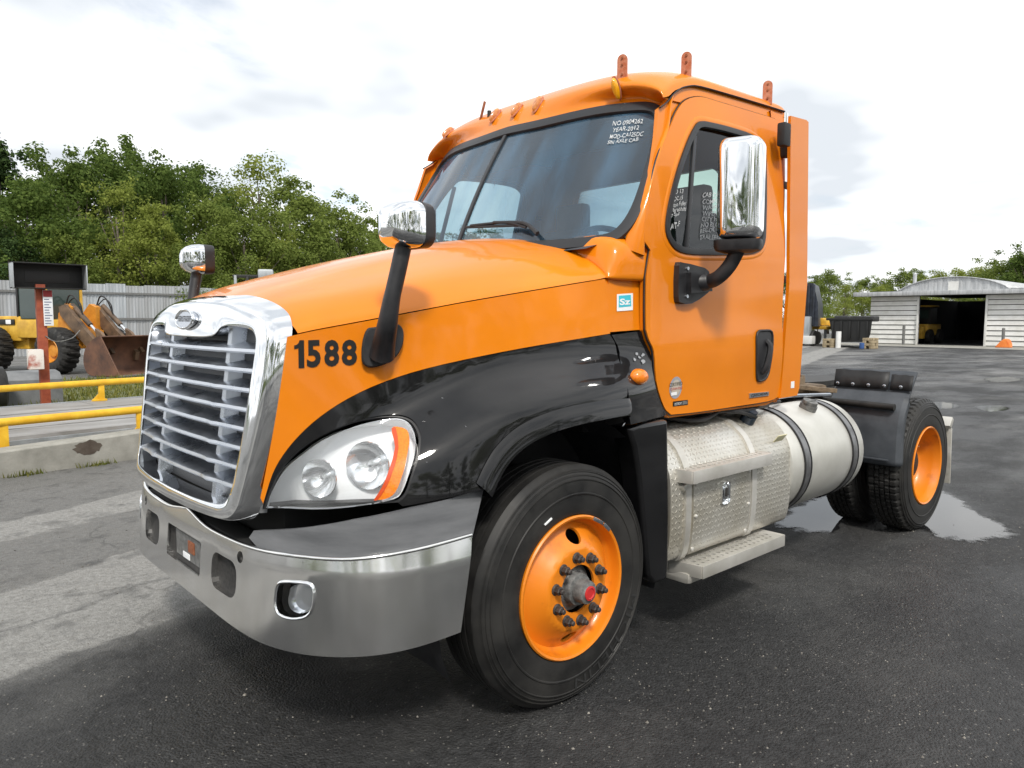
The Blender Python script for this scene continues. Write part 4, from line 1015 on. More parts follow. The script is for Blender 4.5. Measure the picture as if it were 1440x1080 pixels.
# ---------------- hood mirrors
HM = np.array((0.712, 1.021, 1.932))
for sg in (1, -1):
    HMo = empty('hood_mirror', parent=T)
    c_ = np.array(SIDE.pt(*hit(SIDE, (537, 490))))
    fo = outl(SIDE, [(511, 478), (516, 465), (524, 463), (548, 460), (558, 459), (563, 468), (562, 484), (554, 500), (540, 510), (522, 515), (511, 511), (509, 496)], 3)
    a_ = panel('mirror_foot', SIDE, fo, PLAST, HMo, res=.03, off=.03, depth=.03)
    r_ = rib('foot_edge', SIDE, fo, .012, .02, RUBBER, HMo, off=.018)
    for o in (a_, r_):
        if sg < 0:
            for v in o.data.vertices: v.co.y = -v.co.y
            o.data.flip_normals()
    path = [onp(px, 'y', y_) for px, y_ in (((537, 500), c_[1]+.03), ((540, 482), c_[1]+.062), ((545, 455), .975), ((551, 420), 1.0), ((559, 385), 1.012), ((567, 348), HM[1]))]
    path = [(p[0], p[1]*sg, p[2]) for p in spline(path, 4)]; n_ = len(path)
    b_ = MB(); b_.tube(path, [(.047-.018*min(1, i/(n_*.6)),)*2 for i in range(n_)], 14); b_.build('mirror_arm', PLAST, HMo)
    # head: chrome convex shell to the front, black rim to the rear
    prof = rrect(-.078, .078, -.078, .078, .04, 5); V = []; F = []; m_ = len(prof)
    lay = [(-.035, 1.0), (-.01, 1.03), (.03, .97), (.06, .82), (.08, .58), (.088, .3)]
    th = R_(10)*sg
    def hd(u, v, d): return (HM[0]+d*math.cos(th)-u*math.sin(th), (HM[1]*sg)+d*math.sin(th)+u*math.cos(th), HM[2]+v+u*0.02*sg)
    for d_, k_ in lay: V += [hd(u*k_, v*k_, d_) for u, v in prof]
    for j in range(len(lay)-1):
        for i in range(m_): F.append((j*m_+i, j*m_+(i+1) % m_, (j+1)*m_+(i+1) % m_, (j+1)*m_+i))
    F.append(tuple((len(lay)-1)*m_+i for i in range(m_)))
    b_ = MB(); b_.add(V, F); b_.build('mirror_shell', CHROME, HMo, angle=60)
    V = []; F = []
    for d_, k_ in ((-.03, 1.01), (-.032, 1.035), (-.075, 1.0), (-.082, .95), (-.077, .9)): V += [hd(u*k_, v*k_, d_) for u, v in prof]
    for j in range(4):
        for i in range(m_): F.append((j*m_+i, j*m_+(i+1) % m_, (j+1)*m_+(i+1) % m_, (j+1)*m_+i))
    F.append(tuple(4*m_+i for i in range(m_)))
    b_ = MB(); b_.add(V, F); b_.build('mirror_rim', PLAST, HMo, angle=40)
# ---------------- wheels
def tyre_obj(name, c, wdt, R, parent, sg, lugs=0, grooves=True):
    """outer sidewall at y = c[1]*..; built along +y then mirrored by sg; c is the centre of the outer face"""
    w2 = wdt
    prof = [(.300, -.018), (.306, -.004), (.325, .001), (.36, .000), (.385, -.001), (.388, .002), (.393, .002), (.396, -.002), (.43, -.004), (.445, -.006), (.447, -.003), (.450, -.003), (.452, -.008), (.463, -.012), (.465, -.009), (.468, -.010), (.470, -.015), (.478, -.020), (.480, -.017), (.483, -.018), (.485, -.025), (.492, -.032), (R-.004, -.040), (R, -.048)]
    if grooves:
        t0, t1 = -.048, -(w2-.048); k = 5
        for i in range(k):
            a = t0+(t1-t0)*i/k; b = t0+(t1-t0)*(i+1)/k
            if i > 0: prof += [(R-.012, a-.004), (R, a-.006)]
            else: prof += [(R, a-.002)]
            prof += [(R, b+.006 if i < k-1 else b)]
            if i < k-1: prof += [(R-.012, b+.004)]
    prof += [(R-.01, -(w2-.036)), (.46, -(w2-.01)), (.40, -w2), (.33, -(w2-.005)), (.30, -(w2-.02))]
    n = lugs*6 if lugs else 160
    def mod(r, h, th, j):
        if lugs and r > .488:
            ph = (th*lugs/(2*math.pi)) % 1.0
            if h > -.10 or h < -(w2-.10):
                return r-(.011 if ph < 0.17 else 0.0)
            ph2 = (th*lugs/(2*math.pi)+.5) % 1.0
            return r-(.008 if ph2 < 0.17 else 0)
        if not lugs and abs(r-(R-.004)) < 1e-6:
            return r-(.004 if int(th/(2*math.pi)*160) % 2 else 0)
        return r
    b = MB(); b.lathe(prof, (c[0], 0, c[2]), 'y', n, mod=mod)
    b.V = [(v[0], (c[1]+v[1])*sg, v[2]) for v in b.V]
    return b.build(name, TYRE, parent, angle=30)
RT = 0.508
ZC = .500
def front_wheel(sg):
    W = empty('front_wheel', parent=T); y0 = 1.185
    tyre_obj('tyre', (0, y0, ZC), .285, RT, W, sg)
    # rim barrel
    b = MB(); b.lathe([(.301, -.012), (.303, .002), (.297, .008), (.288, .004), (.283, -.008), (.282, -.03), (.272, -.045), (.262, -.055), (.262, -.22), (.29, -.25)], (0, 0, ZC), 'y', 64)
    b.V = [(v[0], (y0+v[1])*sg, v[2]) for v in b.V]; b.build('rim', ORANGEW, W, angle=40)
    # disc with two hand holes and a central bore
    def dy(r):
        return float(np.interp(r, [.0, .085, .165, .172, .18, .20, .225, .245, .262, .27], [.022, .022, .024, .022, .015, -.004, -.026, -.042, -.054, -.058]))
    DS = Surf(lambda u, v: (u, y0+dy(math.hypot(u, v)), ZC+v), [(0, 0)]); DS.ref = (0, 1, 0)
    def hole(a): 
        cx_, cz_ = .213*math.cos(a), .213*math.sin(a); t = np.array((-math.sin(a), math.cos(a))); r = np.array((math.cos(a), math.sin(a)))
        return [tuple(np.array((cx_, cz_))+t*.040*math.cos(q)+r*.029*math.sin(q)) for q in [2*math.pi*k/20 for k in range(20)]]
    o = panel('disc', DS, circ(0, 0, .266, 64), ORANGEW, W, holes=[circ(0, 0, .100, 32), hole(R_(93)), hole(R_(273))], res=.018, depth=.012)
    if sg < 0:
        for v in o.data.vertices: v.co.y = -v.co.y
        o.data.flip_normals()
    def add(bb, name, m, ang=35):
        bb.V = [(v[0], v[1]*sg, v[2]) for v in bb.V]; return bb.build(name, m, W, angle=ang)
    b = MB(); b.lathe([(.0, -.06), (.26, -.06)], (0, y0-.04, ZC), 'y', 32); add(b, 'wheel_shade_disc', DARK)  # near-black disc stands in for the shadow inside the wheel
    b = MB(); b.lathe([(.100, -.06), (.098, -.012), (.084, -.008), (.070, .004), (.066, .030), (.064, .034), (.050, .036), (.048, .075), (.046, .082), (.034, .085), (.030, .088)], (0, y0, ZC), 'y', 36); add(b, 'hub', GREY, 30)
    b = MB(); b.lathe([(.030, .086), (.030, .092), (.022, .094), (.020, .090), (.0001, .090)], (0, y0, ZC), 'y', 24); add(b, 'hub_cap', REDL)
    for k in range(10):
        a = 2*math.pi*(k+.35)/10; x_, z_ = .135*math.cos(a), ZC+.135*math.sin(a); b = MB()
        b.lathe([(.0235, .018), (.0235, .026), (.018, .030)], (x_, y0, z_), 'y', 14); b.lathe([(.0185, .028), (.0180, .050), (.014, .054)], (x_, y0, z_), 'y', 6); b.lathe([(.011, .05), (.011, .064), (.008, .067), (.0005, .067)], (x_, y0, z_), 'y', 10)
        add(b, 'lug_nut', LUG, 30)
    if sg > 0:
        # raised maker's name on the sidewall
        V, F, asp = text2d('MICHELIN', 0.0, 1.15); Q = []; r0, r1 = .398, .444; a0, a1 = R_(198), R_(268)
        for u, v in V:
            a = a0+(a1-a0)*u; r = r0+(r1-r0)*v; Q.append((r*math.cos(a), y0+.0012-.002*v, ZC+r*math.sin(a)))
        mk('sidewall_lettering', Q, F, mat('worn_lettering', (.032, .032, .032), .5), W, False)
        b = MB(); a = R_(118)
        for (r, a_, l_, w_, m, nm, hh) in ((.345, R_(63), .045, .008, WHITE, 'chalk_mark', .0035), (.292, R_(118), .07, .016, GCHROME, 'balance_weight', .009), (.292, R_(131), .05, .016, GCHROME, 'balance_weight', .009)):
            b = MB(); p = (r*math.cos(a_), y0+hh, ZC+r*math.sin(a_)); b.box(p, (l_, .006, w_), .002, Matrix.Rotation(-(a_-math.pi/2), 3, 'Y')); b.build(nm, m, W)
front_wheel(1); front_wheel(-1)
WBX = -3.92
def rear_wheel(sg):
    W = empty('rear_wheel', parent=T); y0 = 1.215
    tyre_obj('outer_tyre', (WBX, y0, ZC), .275, RT+.004, W, sg, lugs=58)
    tyre_obj('inner_tyre', (WBX, y0-.34, ZC), .275, RT+.004, W, sg, lugs=58)
    b = MB(); b.lathe([(.300, -.014), (.302, .0), (.296, .006), (.286, .0), (.280, -.02), (.272, -.04), (.268, -.06), (.260, -.13), (.235, -.165), (.19, -.178), (.165, -.182), (.10, -.182)], (WBX, 0, ZC), 'y', 64)
    b.V = [(v[0], (y0+v[1])*sg, v[2]) for v in b.V]; b.build('rim', ORANGEW, W, angle=40)
    b = MB(); b.lathe([(.115, -.19), (.112, -.12), (.10, -.10), (.075, -.09), (.0005, -.088)], (WBX, 0, ZC), 'y', 32); b.V = [(v[0], (y0+v[1])*sg, v[2]) for v in b.V]; b.build('hub', FRAME, W)
    for k in range(10):
        a = 2*math.pi*k/10; b = MB(); b.lathe([(.017, -.18), (.017, -.15), (.010, -.145), (.010, -.12), (.0005, -.12)], (WBX+.142*math.cos(a), 0, ZC+.142*math.sin(a)), 'y', 8)
        b.V = [(v[0], (y0+v[1])*sg, v[2]) for v in b.V]; b.build('lug_nut', LUG, W)
rear_wheel(1); rear_wheel(-1)
# ---------------- wheel wells, chassis
for sg in (1, -1):
    b = MB(); rows = []
    n_ = 22
    for (rr, yy) in ((.66, 1.13), (.645, 1.0), (.64, .72), (.40, .70)):
        for k in range(n_+1):
            t = R_(-25+225*k/n_); b.V.append((rr*math.cos(t), yy*sg, .55+rr*math.sin(t)))
    for j in range(3):
        for k in range(n_): b.F.append((j*(n_+1)+k, j*(n_+1)+k+1, (j+1)*(n_+1)+k+1, (j+1)*(n_+1)+k))
    b.build('wheel_liner', PLAST, T)
    # splash skirt behind the front wheel
    YS = 1.165
    P = [onp(p, 'y', YS) for p in ((884, 602), (905, 596), (940, 590), (941, 640), (942, 720), (941, 800), (939, 815), (920, 822), (912, 812), (908, 770), (904, 720), (899, 670), (893, 630))]
    b = MB(); pol = [(p[0], p[2]) for p in P]
    b.prism(pol, YS-.12, YS, lambda u, v, h: (u, h*sg, v)); o = b.build('splash_skirt', BLACKP, T, angle=30)
    bv = o.modifiers.new('edge', 'BEVEL'); bv.width = .018; bv.segments = 3; bv.limit_method = 'ANGLE'
    # frame rail
    b = MB(); b.box((-2.0, .43*sg, .86), (5.9, .09, .27), .01); b.build('frame_rail', FRAME, T)
b = MB(); b.box((0, 0, .50), (.16, 1.9, .14), .03); b.build('front_axle', FRAME, T)
b = MB(); b.cyl((WBX, -.9, ZC), (WBX, .9, ZC), .12, 16); b.box((WBX, 0, ZC), (.42, .40, .40), .12); b.build('rear_axle', FRAME, T)
b = MB(); b.box((0.15, 0, 1.0), (1.3, .9, .75), .06); b.build('engine_block', FRAME, T)
b = MB(); b.box((-1.35, 0, 1.05), (1.1, 1.3, .22), .04); b.box((-1.0, 0, .75), (1.2, .5, .45), .05); b.build('cab_underframe', FRAME, T)
b = MB(); b.box((1.08, 0, .68), (.10, 1.2, .20), .02); b.build('bumper_beam', DARK, T)
# ---------------- tank, tread-plate box, steps
TY, TZ, TRr = .865, .735, .328
def tank_prof(x): return x
for sg in (1, -1):
    TK = empty('fuel_tank', parent=T)
    x0, x1 = -1.84, -2.84
    b = MB(); b.lathe([(.0005, 0.0), (.20, .0), (.285, -.004), (.315, -.018), (TRr, -.045), (TRr, -(x0-x1)+.045), (.315, -(x0-x1)+.018), (.285, -(x0-x1)+.004), (.20, -(x0-x1)), (.0005, -(x0-x1))], (x0, TY*sg, TZ), 'x', 72); b.build('tank_shell', TANK, TK, angle=30)
    for xs_ in (-2.01, -2.66):
        b = MB(); b.lathe([(TRr+.001, .032), (TRr+.007, .030), (TRr+.007, -.030), (TRr+.001, -.032)], (xs_, TY*sg, TZ), 'x', 72); b.build('tank_strap', STRAP, TK)
        b = MB(); b.lathe([(TRr+.001, .042), (TRr+.010, .042), (TRr+.010, .034), (TRr+.001, .034)], (xs_, TY*sg, TZ), 'x', 72); b.lathe([(TRr+.001, -.034), (TRr+.010, -.034), (TRr+.010, -.042), (TRr+.001, -.042)], (xs_, TY*sg, TZ), 'x', 72); b.build('strap_liner', RUBBER, TK)
    for xs_, m in ((-2.40, GREY),):
        a = R_(68); p = Vector((xs_, (TY+TRr*math.cos(a))*sg, TZ+TRr*math.sin(a))); nn = Vector((0, math.cos(a)*sg, math.sin(a)))
        b = MB(); b.cyl(p-nn*.01, p+nn*.03, .055, 18); b.cyl(p+nn*.03, p+nn*.055, .048, 12); b.bar(p+nn*.05-Vector((.06, 0, 0)), p+nn*.05+Vector((.06, 0, 0)), .02, .02, .004); b.build('tank_cap', GREY, TK)
    # box: same outline as the tank, clad in tread plate
    BX0, BX1 = -.69, -1.86
    BXo = empty('step_box', parent=T)
    prof = []
    for k in range(9): t = R_(115-75*k/8); prof.append((TY+.03+.30*math.cos(t)*.95, TZ+.015+.315*math.sin(t)))
    prof += [(1.155, TZ+.13), (1.165, TZ-.0), (1.163, TZ-.16), (1.145, .46), (1.10, .425), (.95, .41)]
    def strip(name, xa, xb, grow, m, parent, closed_ends=True):
        n_ = len(prof); V = []; F = []; c = np.array((TY, TZ))
        P2 = []
        for i, p in enumerate(prof):
            a_ = np.array(prof[max(i-1, 0)]); b2 = np.array(prof[min(i+1, n_-1)]); t = b2-a_; t /= np.linalg.norm(t); P2.append(np.array(p)+np.array((-t[1], t[0]))*grow)
        sm = spline(P2, 3)
        for x_ in (xa, xb):
            for p in sm: V.append((x_, p[0]*sg, p[1]))
        m_ = len(sm)
        for i in range(m_-1): F.append((i, i+1, m_+i+1, m_+i))
        if closed_ends: F.append(tuple(range(m_))); F.append(tuple(range(2*m_-1, m_-1, -1)))
        bb = MB(); bb.add(V, F); return bb.build(name, m, parent, angle=40)
    strip('box_body', BX0, BX1, 0.0, TREAD, BXo)
    strip('box_front_strip', -.80, -.845, .012, ALU, BXo)
    strip('box_middle_strip', -1.415, -1.465, .010, ALU, BXo)
    def yprof(z):
        zz_ = [p[1] for p in prof[5:-1]][::-1]; yy_ = [p[0] for p in prof[5:-1]][::-1]; return interp(z, zz_, yy_)
    BOXS = Surf(lambda x, z: (x, yprof(z)*sg, z), [(-1.1, .7)]); BOXS.ref = (0, sg, 0)
    o = panel('access_door', BOXS, rrect(-1.40, -.865, .445, .86, .01), TREAD, BXo, res=.05, off=.010, depth=.012)
    b = MB()
    for (x_, z_) in ((-.885, .80), (-.885, .47), (-1.38, .80), (-1.38, .47), (-.885, .64), (-1.38, .62)):
        yy = yprof(z_)+.010; b.lathe([(.011, .0), (.010, .004), (.005, .007), (.0003, .008)], (x_, yy, z_), 'y', 10)
    b.V = [(v[0], v[1]*sg, v[2]) for v in b.V]; b.build('door_rivet', ALU, BXo)
    b = MB(); yy = yprof(.72)+.011; b.box((-1.135, yy*sg, .72), (.075, .012, .115), .02); b.box((-1.135, (yy+.008)*sg, .72), (.045, .012, .075), .012); b.build('box_latch', CHROME, BXo, angle=30)
    b = MB(); b.box((-1.135, (yy+.015)*sg, .725), (.02, .006, .045), .004); b.build('latch_pull', FRAME, BXo)
    a = R_(62); p = Vector((-1.60, (TY+.32*math.cos(a))*sg, TZ+.325*math.sin(a))); nn = Vector((0, math.cos(a)*sg, math.sin(a)))
    b = MB(); b.cyl(p-nn*.01, p+nn*.05, .043, 14); b.cyl(p+nn*.05, p+nn*.085, .036, 10); b.build('fluid_cap', mat('blue_black_cap', (.02, .03, .045), .4) if sg > 0 else PLAST, BXo)
    b = MB(); b.box((-1.72, (TY+.30)*sg, TZ+.205), (.10, .004, .05), .001, Matrix.Rotation(R_(-38)*sg, 3, 'X')); b.build('yellow_label', mat('label_cream', (.70, .66, .42), .6) if sg > 0 else WHITE, BXo)
    # grate steps with punched holes
    for (z_, xa, xb, y1) in ((.890, -.73, -1.50, 1.235), (.405, -.83, -1.67, 1.235)):
        SP = empty('step', parent=T); yi = 1.05 if z_ > .6 else 1.06
        ST = Surf(lambda x, y, z_=z_: (x, y*sg, z_), [(-1, 1)]); ST.ref = (0, 0, 1)
        hs = []
        nx = int((xa-xb-.06)/.044)
        for r_i, yv in enumerate((y1-.035, y1-.075, y1-.115)):
            for k in range(nx):
                x_ = xa-.045-k*.044-(.022 if r_i == 1 else 0)
                if x_ < xb+.03: continue
                hs.append(circ(x_, yv, .0145 if r_i == 1 else .0105, 8))
        panel('step_tread', ST, [(xa, yi), (xa-.03, y1), (xb+.0, y1), (xb, yi)], ALU, SP, holes=hs, res=.09, depth=.01)
        b = MB(); zf = z_-.030; b.box(((xa-.03+xb)/2, (y1+.003)*sg, zf), (abs(xb-xa+.03), .008, .064), .003)
        b.bar((xa, yi*sg, zf), (xa-.03, y1*sg, zf), .008, .064, .002); b.box((xb, (yi+y1)/2*sg, zf), (.008, y1-yi, .064), .002); b.build('step_edge', ALU, SP)
        b = MB(); b.box(((xa+xb)/2, (yi+.06)*sg, z_-.062), (abs(xb-xa)*.9, .14, .008)); b.build('step_shade_plate', FRAME, SP)  # added dark plate: paints the shade seen through the step holes
        if z_ > .6:
            b = MB(); b.box((xb+.06, (1.13)*sg, z_-.045), (.13, .12, .05), .01); b.build('step_bracket', FRAME, SP)
            b = MB(); b.box((xa-.10, (1.14)*sg, z_-.07), (.14, .10, .03), .008, Matrix.Rotation(R_(20), 3, 'Y')); b.build('step_bracket', ALU, SP)
        else:
            b = MB(); b.box((xa-.10, 1.10*sg, z_-.075), (.20, .16, .06), .025); b.build('step_bracket', ALU, SP)
# hoses and clutter between cab and box
b = MB()
for (pts_, r) in (([(-.95, .9, 1.10), (-1.15, 1.02, 1.08), (-1.4, .98, 1.11), (-1.7, .9, 1.12)], .012), ([(-1.35, 1.0, 1.13), (-1.5, 1.06, 1.09), (-1.62, 1.07, 1.06)], .010), ([(-1.2, .95, 1.12), (-1.55, 1.05, 1.10), (-1.9, .95, 1.10), (-2.3, .85, 1.08)], .010)):
    b.tube(spline(pts_, 6), r, 6)
b.build('air_hose', RUBBER, T)
b = MB(); b.box((-1.80, .92, 1.12), (.20, .16, .07), .01); b.build('cab_mount', GREY, T)
b = MB(); b.tube([(-1.95, .78, 1.085), (-2.5, .80, 1.10), (-3.0, .86, 1.08)], .012, 6); b.build('fuel_line', GCHROME, T)
# ---------------- rear quarter fender, bracket tube, mud flap
for sg in (1, -1):
    QF = empty('quarter_fender', parent=T)
    ya, yb = .66, 1.215
    prof = [(-3.62, 1.235), (-3.565, 1.165), (-3.515, 1.10), (-3.46, 1.04), (-3.41, .97), (-3.375, .88), (-3.36, .78), (-3.355, .66), (-3.36, .56)]
    sm = spline([np.array(p) for p in prof], 3); V = []; F = []; n_ = len(sm)
    ys_ = [ya, ya+.012, .93, yb-.07, yb-.03, yb-.004, yb]; ds = [.03, 0, 0, 0, .008, .035, .07]
    for y_, d_ in zip(ys_, ds):
        for i, p in enumerate(sm):
            t = np.array(sm[min(i+1, n_-1)])-np.array(sm[max(i-1, 0)]); t /= np.linalg.norm(t); q = np.array(p)+np.array((t[1], -t[0]))*d_*(1 if i > 8 else .25); V.append((q[0], y_*sg, q[1]))
    for j in range(len(ys_)-1):
        for i in range(n_-1): F.append((j*n_+i, j*n_+i+1, (j+1)*n_+i+1, (j+1)*n_+i))
    FEND = MT.get('fender_grey') or noisy(mat('fender_grey', (.03, .034, .04), .45), (.045, .051, .060), (.075, .083, .095), 6, 6, r1=.4, r2=.55)
    b = MB(); b.add(V, F); o = b.build('fender_sheet', FEND, QF, angle=30)
    so_ = o.modifiers.new('thickness', 'SOLIDIFY'); so_.thickness = .008
    b = MB(); b.box((-3.355, .93*sg, .60), (.02, .42, .012), .004); b.build('fender_bead', FEND, QF)
    for (y0_, y1_, h) in ((.66, 1.06, .125), (1.075, 1.225, .105)):
        b = MB(); V = []; F = []
        for k in range(7):
            y_ = y0_+(y1_-y0_)*k/6
            V += [(-3.498, y_*sg, 1.098), (-3.512, y_*sg, 1.150), (-3.528-.002*math.sin(k*1.3), y_*sg, 1.105+h+.003*math.sin(k*2.1))]
        for k in range(6):
            for j in range(2): F.append((k*3+j, k*3+j+1, (k+1)*3+j+1, (k+1)*3+j))
        b.add(V, F); o = b.build('rubber_strip', RUBBER, QF); so_ = o.modifiers.new('thickness', 'SOLIDIFY'); so_.thickness = .006
    for k in range(5):
        y_ = .69+.115*k; b = MB(); b.lathe([(.014, 0), (.013, .006), (.007, .010), (.0003, .011)], (0, 0, 0), 'x', 10)
        b.V = [(-3.500+v[0]*.8, v[1]+y_*sg, v[2]+v[0]*.6+1.120) for v in b.V]; b.build('fender_bolt', GCHROME, QF)
    b = MB(); b.cyl((-3.385, .45*sg, 1.00), (-3.375, 1.16*sg, .985), .025, 12); b.cyl((-2.9, .47*sg, 1.03), (-3.385, .47*sg, 1.0), .02, 10); b.build('fender_tube', FRAME, QF)
    MF = empty('mud_flap', parent=T)
    FLAP = MT.get('flap_white') or noisy(mat('flap_white', (.5, .49, .45), .6), (.36, .33, .27), (.62, .61, .57), 8, 7, .35, .7)
    b = MB(); b.box((-4.50, .92*sg, .50), (.014, .56, .46), .004, Matrix.Rotation(R_(3), 3, 'Y')); b.build('flap_sheet', FLAP, MF)
    b = MB(); b.box((-4.45, .92*sg, .78), (.05, .58, .09), .01, Matrix.Rotation(R_(-35), 3, 'Y')); b.build('flap_hanger', ALU, MF)
# deck plate, fifth wheel, clutter behind the cab
b = MB(); b.box((-2.6, 0, 1.02), (1.1, .95, .03), .005); b.build('deck_plate', ALU, T)
FW = empty('fifth_wheel', parent=T)
b = MB(); pol = [(-3.55, -.42), (-3.55, .42), (-3.75, .47), (-4.05, .46), (-4.42, .36), (-4.45, .16), (-4.15, .05), (-4.15, -.05), (-4.45, -.16), (-4.42, -.36), (-4.05, -.46), (-3.75, -.47)]
b.prism(pol, 1.07, 1.11, lambda u, v, h: (u, v, h)); b.build('top_plate', FRAME, FW)
for sg in (1, -1):
    b = MB(); b.box((-3.92, .40*sg, 1.02), (.40, .10, .12), .02); b.build('plate_bracket', FRAME, FW)
GRIME = noisy(mat('grimy_metal', (.12, .1, .07), .8), (.055, .038, .024), (.27, .20, .13), 9, 8, .33, .7, bump=.4, bscale=60)
rng = random.Random(7)
for k in range(14):
    b = MB(); x_ = -2.45-rng.random()*.9; y_ = .0+rng.random()*.55; z_ = 1.06+rng.random()*.10
    b.bar((x_, y_, z_), (x_-.15-rng.random()*.35, y_+rng.uniform(-.35, .25), z_+rng.uniform(-.04, .07)), .03+.05*rng.random(), .02+.04*rng.random(), .004); b.build('deck_scrap', (GRIME, RUST, GRIME, FRAME)[k % 4], T)
for c_, d_ in (((-2.75, .42, 1.10), (.5, .34, .12)), ((-3.15, .30, 1.12), (.34, .46, .14)), ((-2.55, .10, 1.14), (.36, .40, .16)), ((-3.30, .55, 1.07), (.2, .2, .1)), ((-2.95, -.15, 1.18), (.5, .30, .12))):
    b = MB(); b.box(c_, d_, .03, Matrix.Rotation(rng.uniform(-.3, .3), 3, 'Z')); b.build('battery_cover', GRIME, T)
b = MB(); b.tube(spline([(-2.15, .25, 1.42), (-2.4, .40, 1.26), (-2.65, .50, 1.20), (-2.9, .45, 1.22), (-3.1, .3, 1.2)], 6), .022, 8); b.build('red_air_line', mat('red_hose', (.35, .03, .03), .5), T)
b = MB(); b.tube(spline([(-2.1, .35, 1.45), (-2.35, .5, 1.24), (-2.75, .52, 1.18), (-3.25, .5, 1.18)], 6), .02, 8); b.build('black_air_line', RUBBER, T)
# ================================================================== GROUND
def asphalt():
    m = mat('yard_asphalt', (.05, .05, .05), .5); n, l, b = nodes(m)
    t = n.new('ShaderNodeTexCoord'); P = t.outputs['Object']
    def noise(sc, det, st=(1, 1, 1), rough=.6):
        mp_ = n.new('ShaderNodeMapping'); mp_.inputs['Scale'].default_value = st; l.new(P, mp_.inputs[0])
        z = n.new('ShaderNodeTexNoise'); z.inputs['Scale'].default_value = sc; z.inputs['Detail'].default_value = det; z.inputs['Roughness'].default_value = rough; l.new(mp_.outputs[0], z.inputs['Vector']); return z.outputs['Fac']
    def ma(op, *a):
        q = n.new('ShaderNodeMath'); q.operation = op
        for i, v in enumerate(a):
            if isinstance(v, (int, float)): q.inputs[i].default_value = v
            else: l.new(v, q.inputs[i])
        return q.outputs[0]
    def mrange(v, a, c, x=0.0, y=1.0, sm=True):
        q = n.new('ShaderNodeMapRange'); q.interpolation_type = 'SMOOTHSTEP' if sm else 'LINEAR'
        for k, w_ in zip(('From Min', 'From Max', 'To Min', 'To Max'), (a, c, x, y)): q.inputs[k].default_value = w_
        l.new(v, q.inputs['Value']); return q.outputs[0]
    sx = n.new('ShaderNodeSeparateXYZ'); l.new(P, sx.inputs[0])
    # dried, worn lanes in front of the scale: they run along the yard with ragged edges
    yy = ma('SUBTRACT', sx.outputs['Y'], ma('MULTIPLY', ma('SUBTRACT', sx.outputs['X'], 1.2), .35))
    yy = ma('ADD', yy, ma('MULTIPLY', ma('SUBTRACT', noise(1.3, 6, (.55, 1.3, 1)), .5), .62))
    yy = ma('ADD', yy, ma('MULTIPLY', ma('SUBTRACT', noise(9, 4), .5), .10))
    def band(c, h, soft=.10): return ma('MULTIPLY', mrange(yy, c-h-soft, c-h), mrange(yy, c+h, c+h+soft, 1.0, 0.0))
    dry = ma('MAXIMUM', ma('MAXIMUM', band(-1.72, .30), band(-1.08, .24)), band(-3.50, .28))
    dry = ma('MAXIMUM', dry, ma('MULTIPLY', band(-6.0, .9, .5), .35))
    dry = ma('MAXIMUM', dry, mrange(yy, -.95, -.5, .55, 0.0))
    # farther out the yard is a patchwork of damp and drying asphalt
    big = mrange(noise(.16, 5, (.6, 1.2, 1)), .50, .64)
    far = mrange(sx.outputs['X'], -5.0, -9.0)
    dry = ma('MAXIMUM', dry, ma('MULTIPLY', ma('MULTIPLY', big, far), .6))
    dry = ma('MAXIMUM', dry, ma('MULTIPLY', mrange(noise(.55, 7, (.8, 1.1, 1)), .46, .70), .22))
    dry = ma('MULTIPLY', dry, mrange(noise(4.5, 7), .28, .50, .45, 1.0))
    agg = n.new('ShaderNodeTexVoronoi'); agg.inputs['Scale'].default_value = 95; l.new(P, agg.inputs['Vector'])
    c1 = n.new('ShaderNodeValToRGB'); l.new(noise(22, 8, rough=.75), c1.inputs['Fac']); c1.color_ramp.elements[0].position = .34; c1.color_ramp.elements[1].position = .70
    c1.color_ramp.elements[0].color = (.012, .012, .0125, 1); c1.color_ramp.elements[1].color = (.046, .046, .047, 1)
    c2 = n.new('ShaderNodeValToRGB'); l.new(noise(30, 7, rough=.7), c2.inputs['Fac']); c2.color_ramp.elements[0].position = .3; c2.color_ramp.elements[1].position = .7
    c2.color_ramp.elements[0].color = (.17, .165, .155, 1); c2.color_ramp.elements[1].color = (.34, .335, .32, 1)
    mxr = n.new('ShaderNodeMixRGB'); l.new(dry, mxr.inputs[0]); l.new(c1.outputs[0], mxr.inputs[1]); l.new(c2.outputs[0], mxr.inputs[2])
    # pale chips among the aggregate
    wn = n.new('ShaderNodeTexWhiteNoise'); l.new(agg.outputs['Position'], wn.inputs['Vector'])
    chip = ma('MULTIPLY', ma('GREATER_THAN', wn.outputs['Value'], .972), ma('LESS_THAN', agg.outputs['Distance'], .42))
    m2 = n.new('ShaderNodeMixRGB'); l.new(ma('MULTIPLY', chip, .5), m2.inputs[0]); l.new(mxr.outputs[0], m2.inputs[1]); m2.inputs[2].default_value = (.26, .25, .23, 1)
    # shrinkage cracks and tar-dark stains
    vz = n.new('ShaderNodeTexVoronoi'); vz.feature = 'DISTANCE_TO_EDGE'; vz.inputs['Scale'].default_value = .42
    vm = n.new('ShaderNodeVectorMath'); vm.operation = 'MULTIPLY_ADD'; nc = n.new('ShaderNodeTexNoise'); nc.inputs['Scale'].default_value = 2.2; nc.inputs['Detail'].default_value = 6; l.new(P, nc.inputs['Vector'])
    l.new(nc.outputs['Color'], vm.inputs[0]); vm.inputs[1].default_value = (.9, .9, 0); l.new(P, vm.inputs[2]); l.new(vm.outputs[0], vz.inputs['Vector'])
    crack = ma('MULTIPLY', mrange(vz.outputs['Distance'], .002, .007, 1.0, 0.0), mrange(noise(.9, 3), .40, .55))
    stain = mrange(noise(1.9, 5, (1, 1.3, 1)), .62, .72)
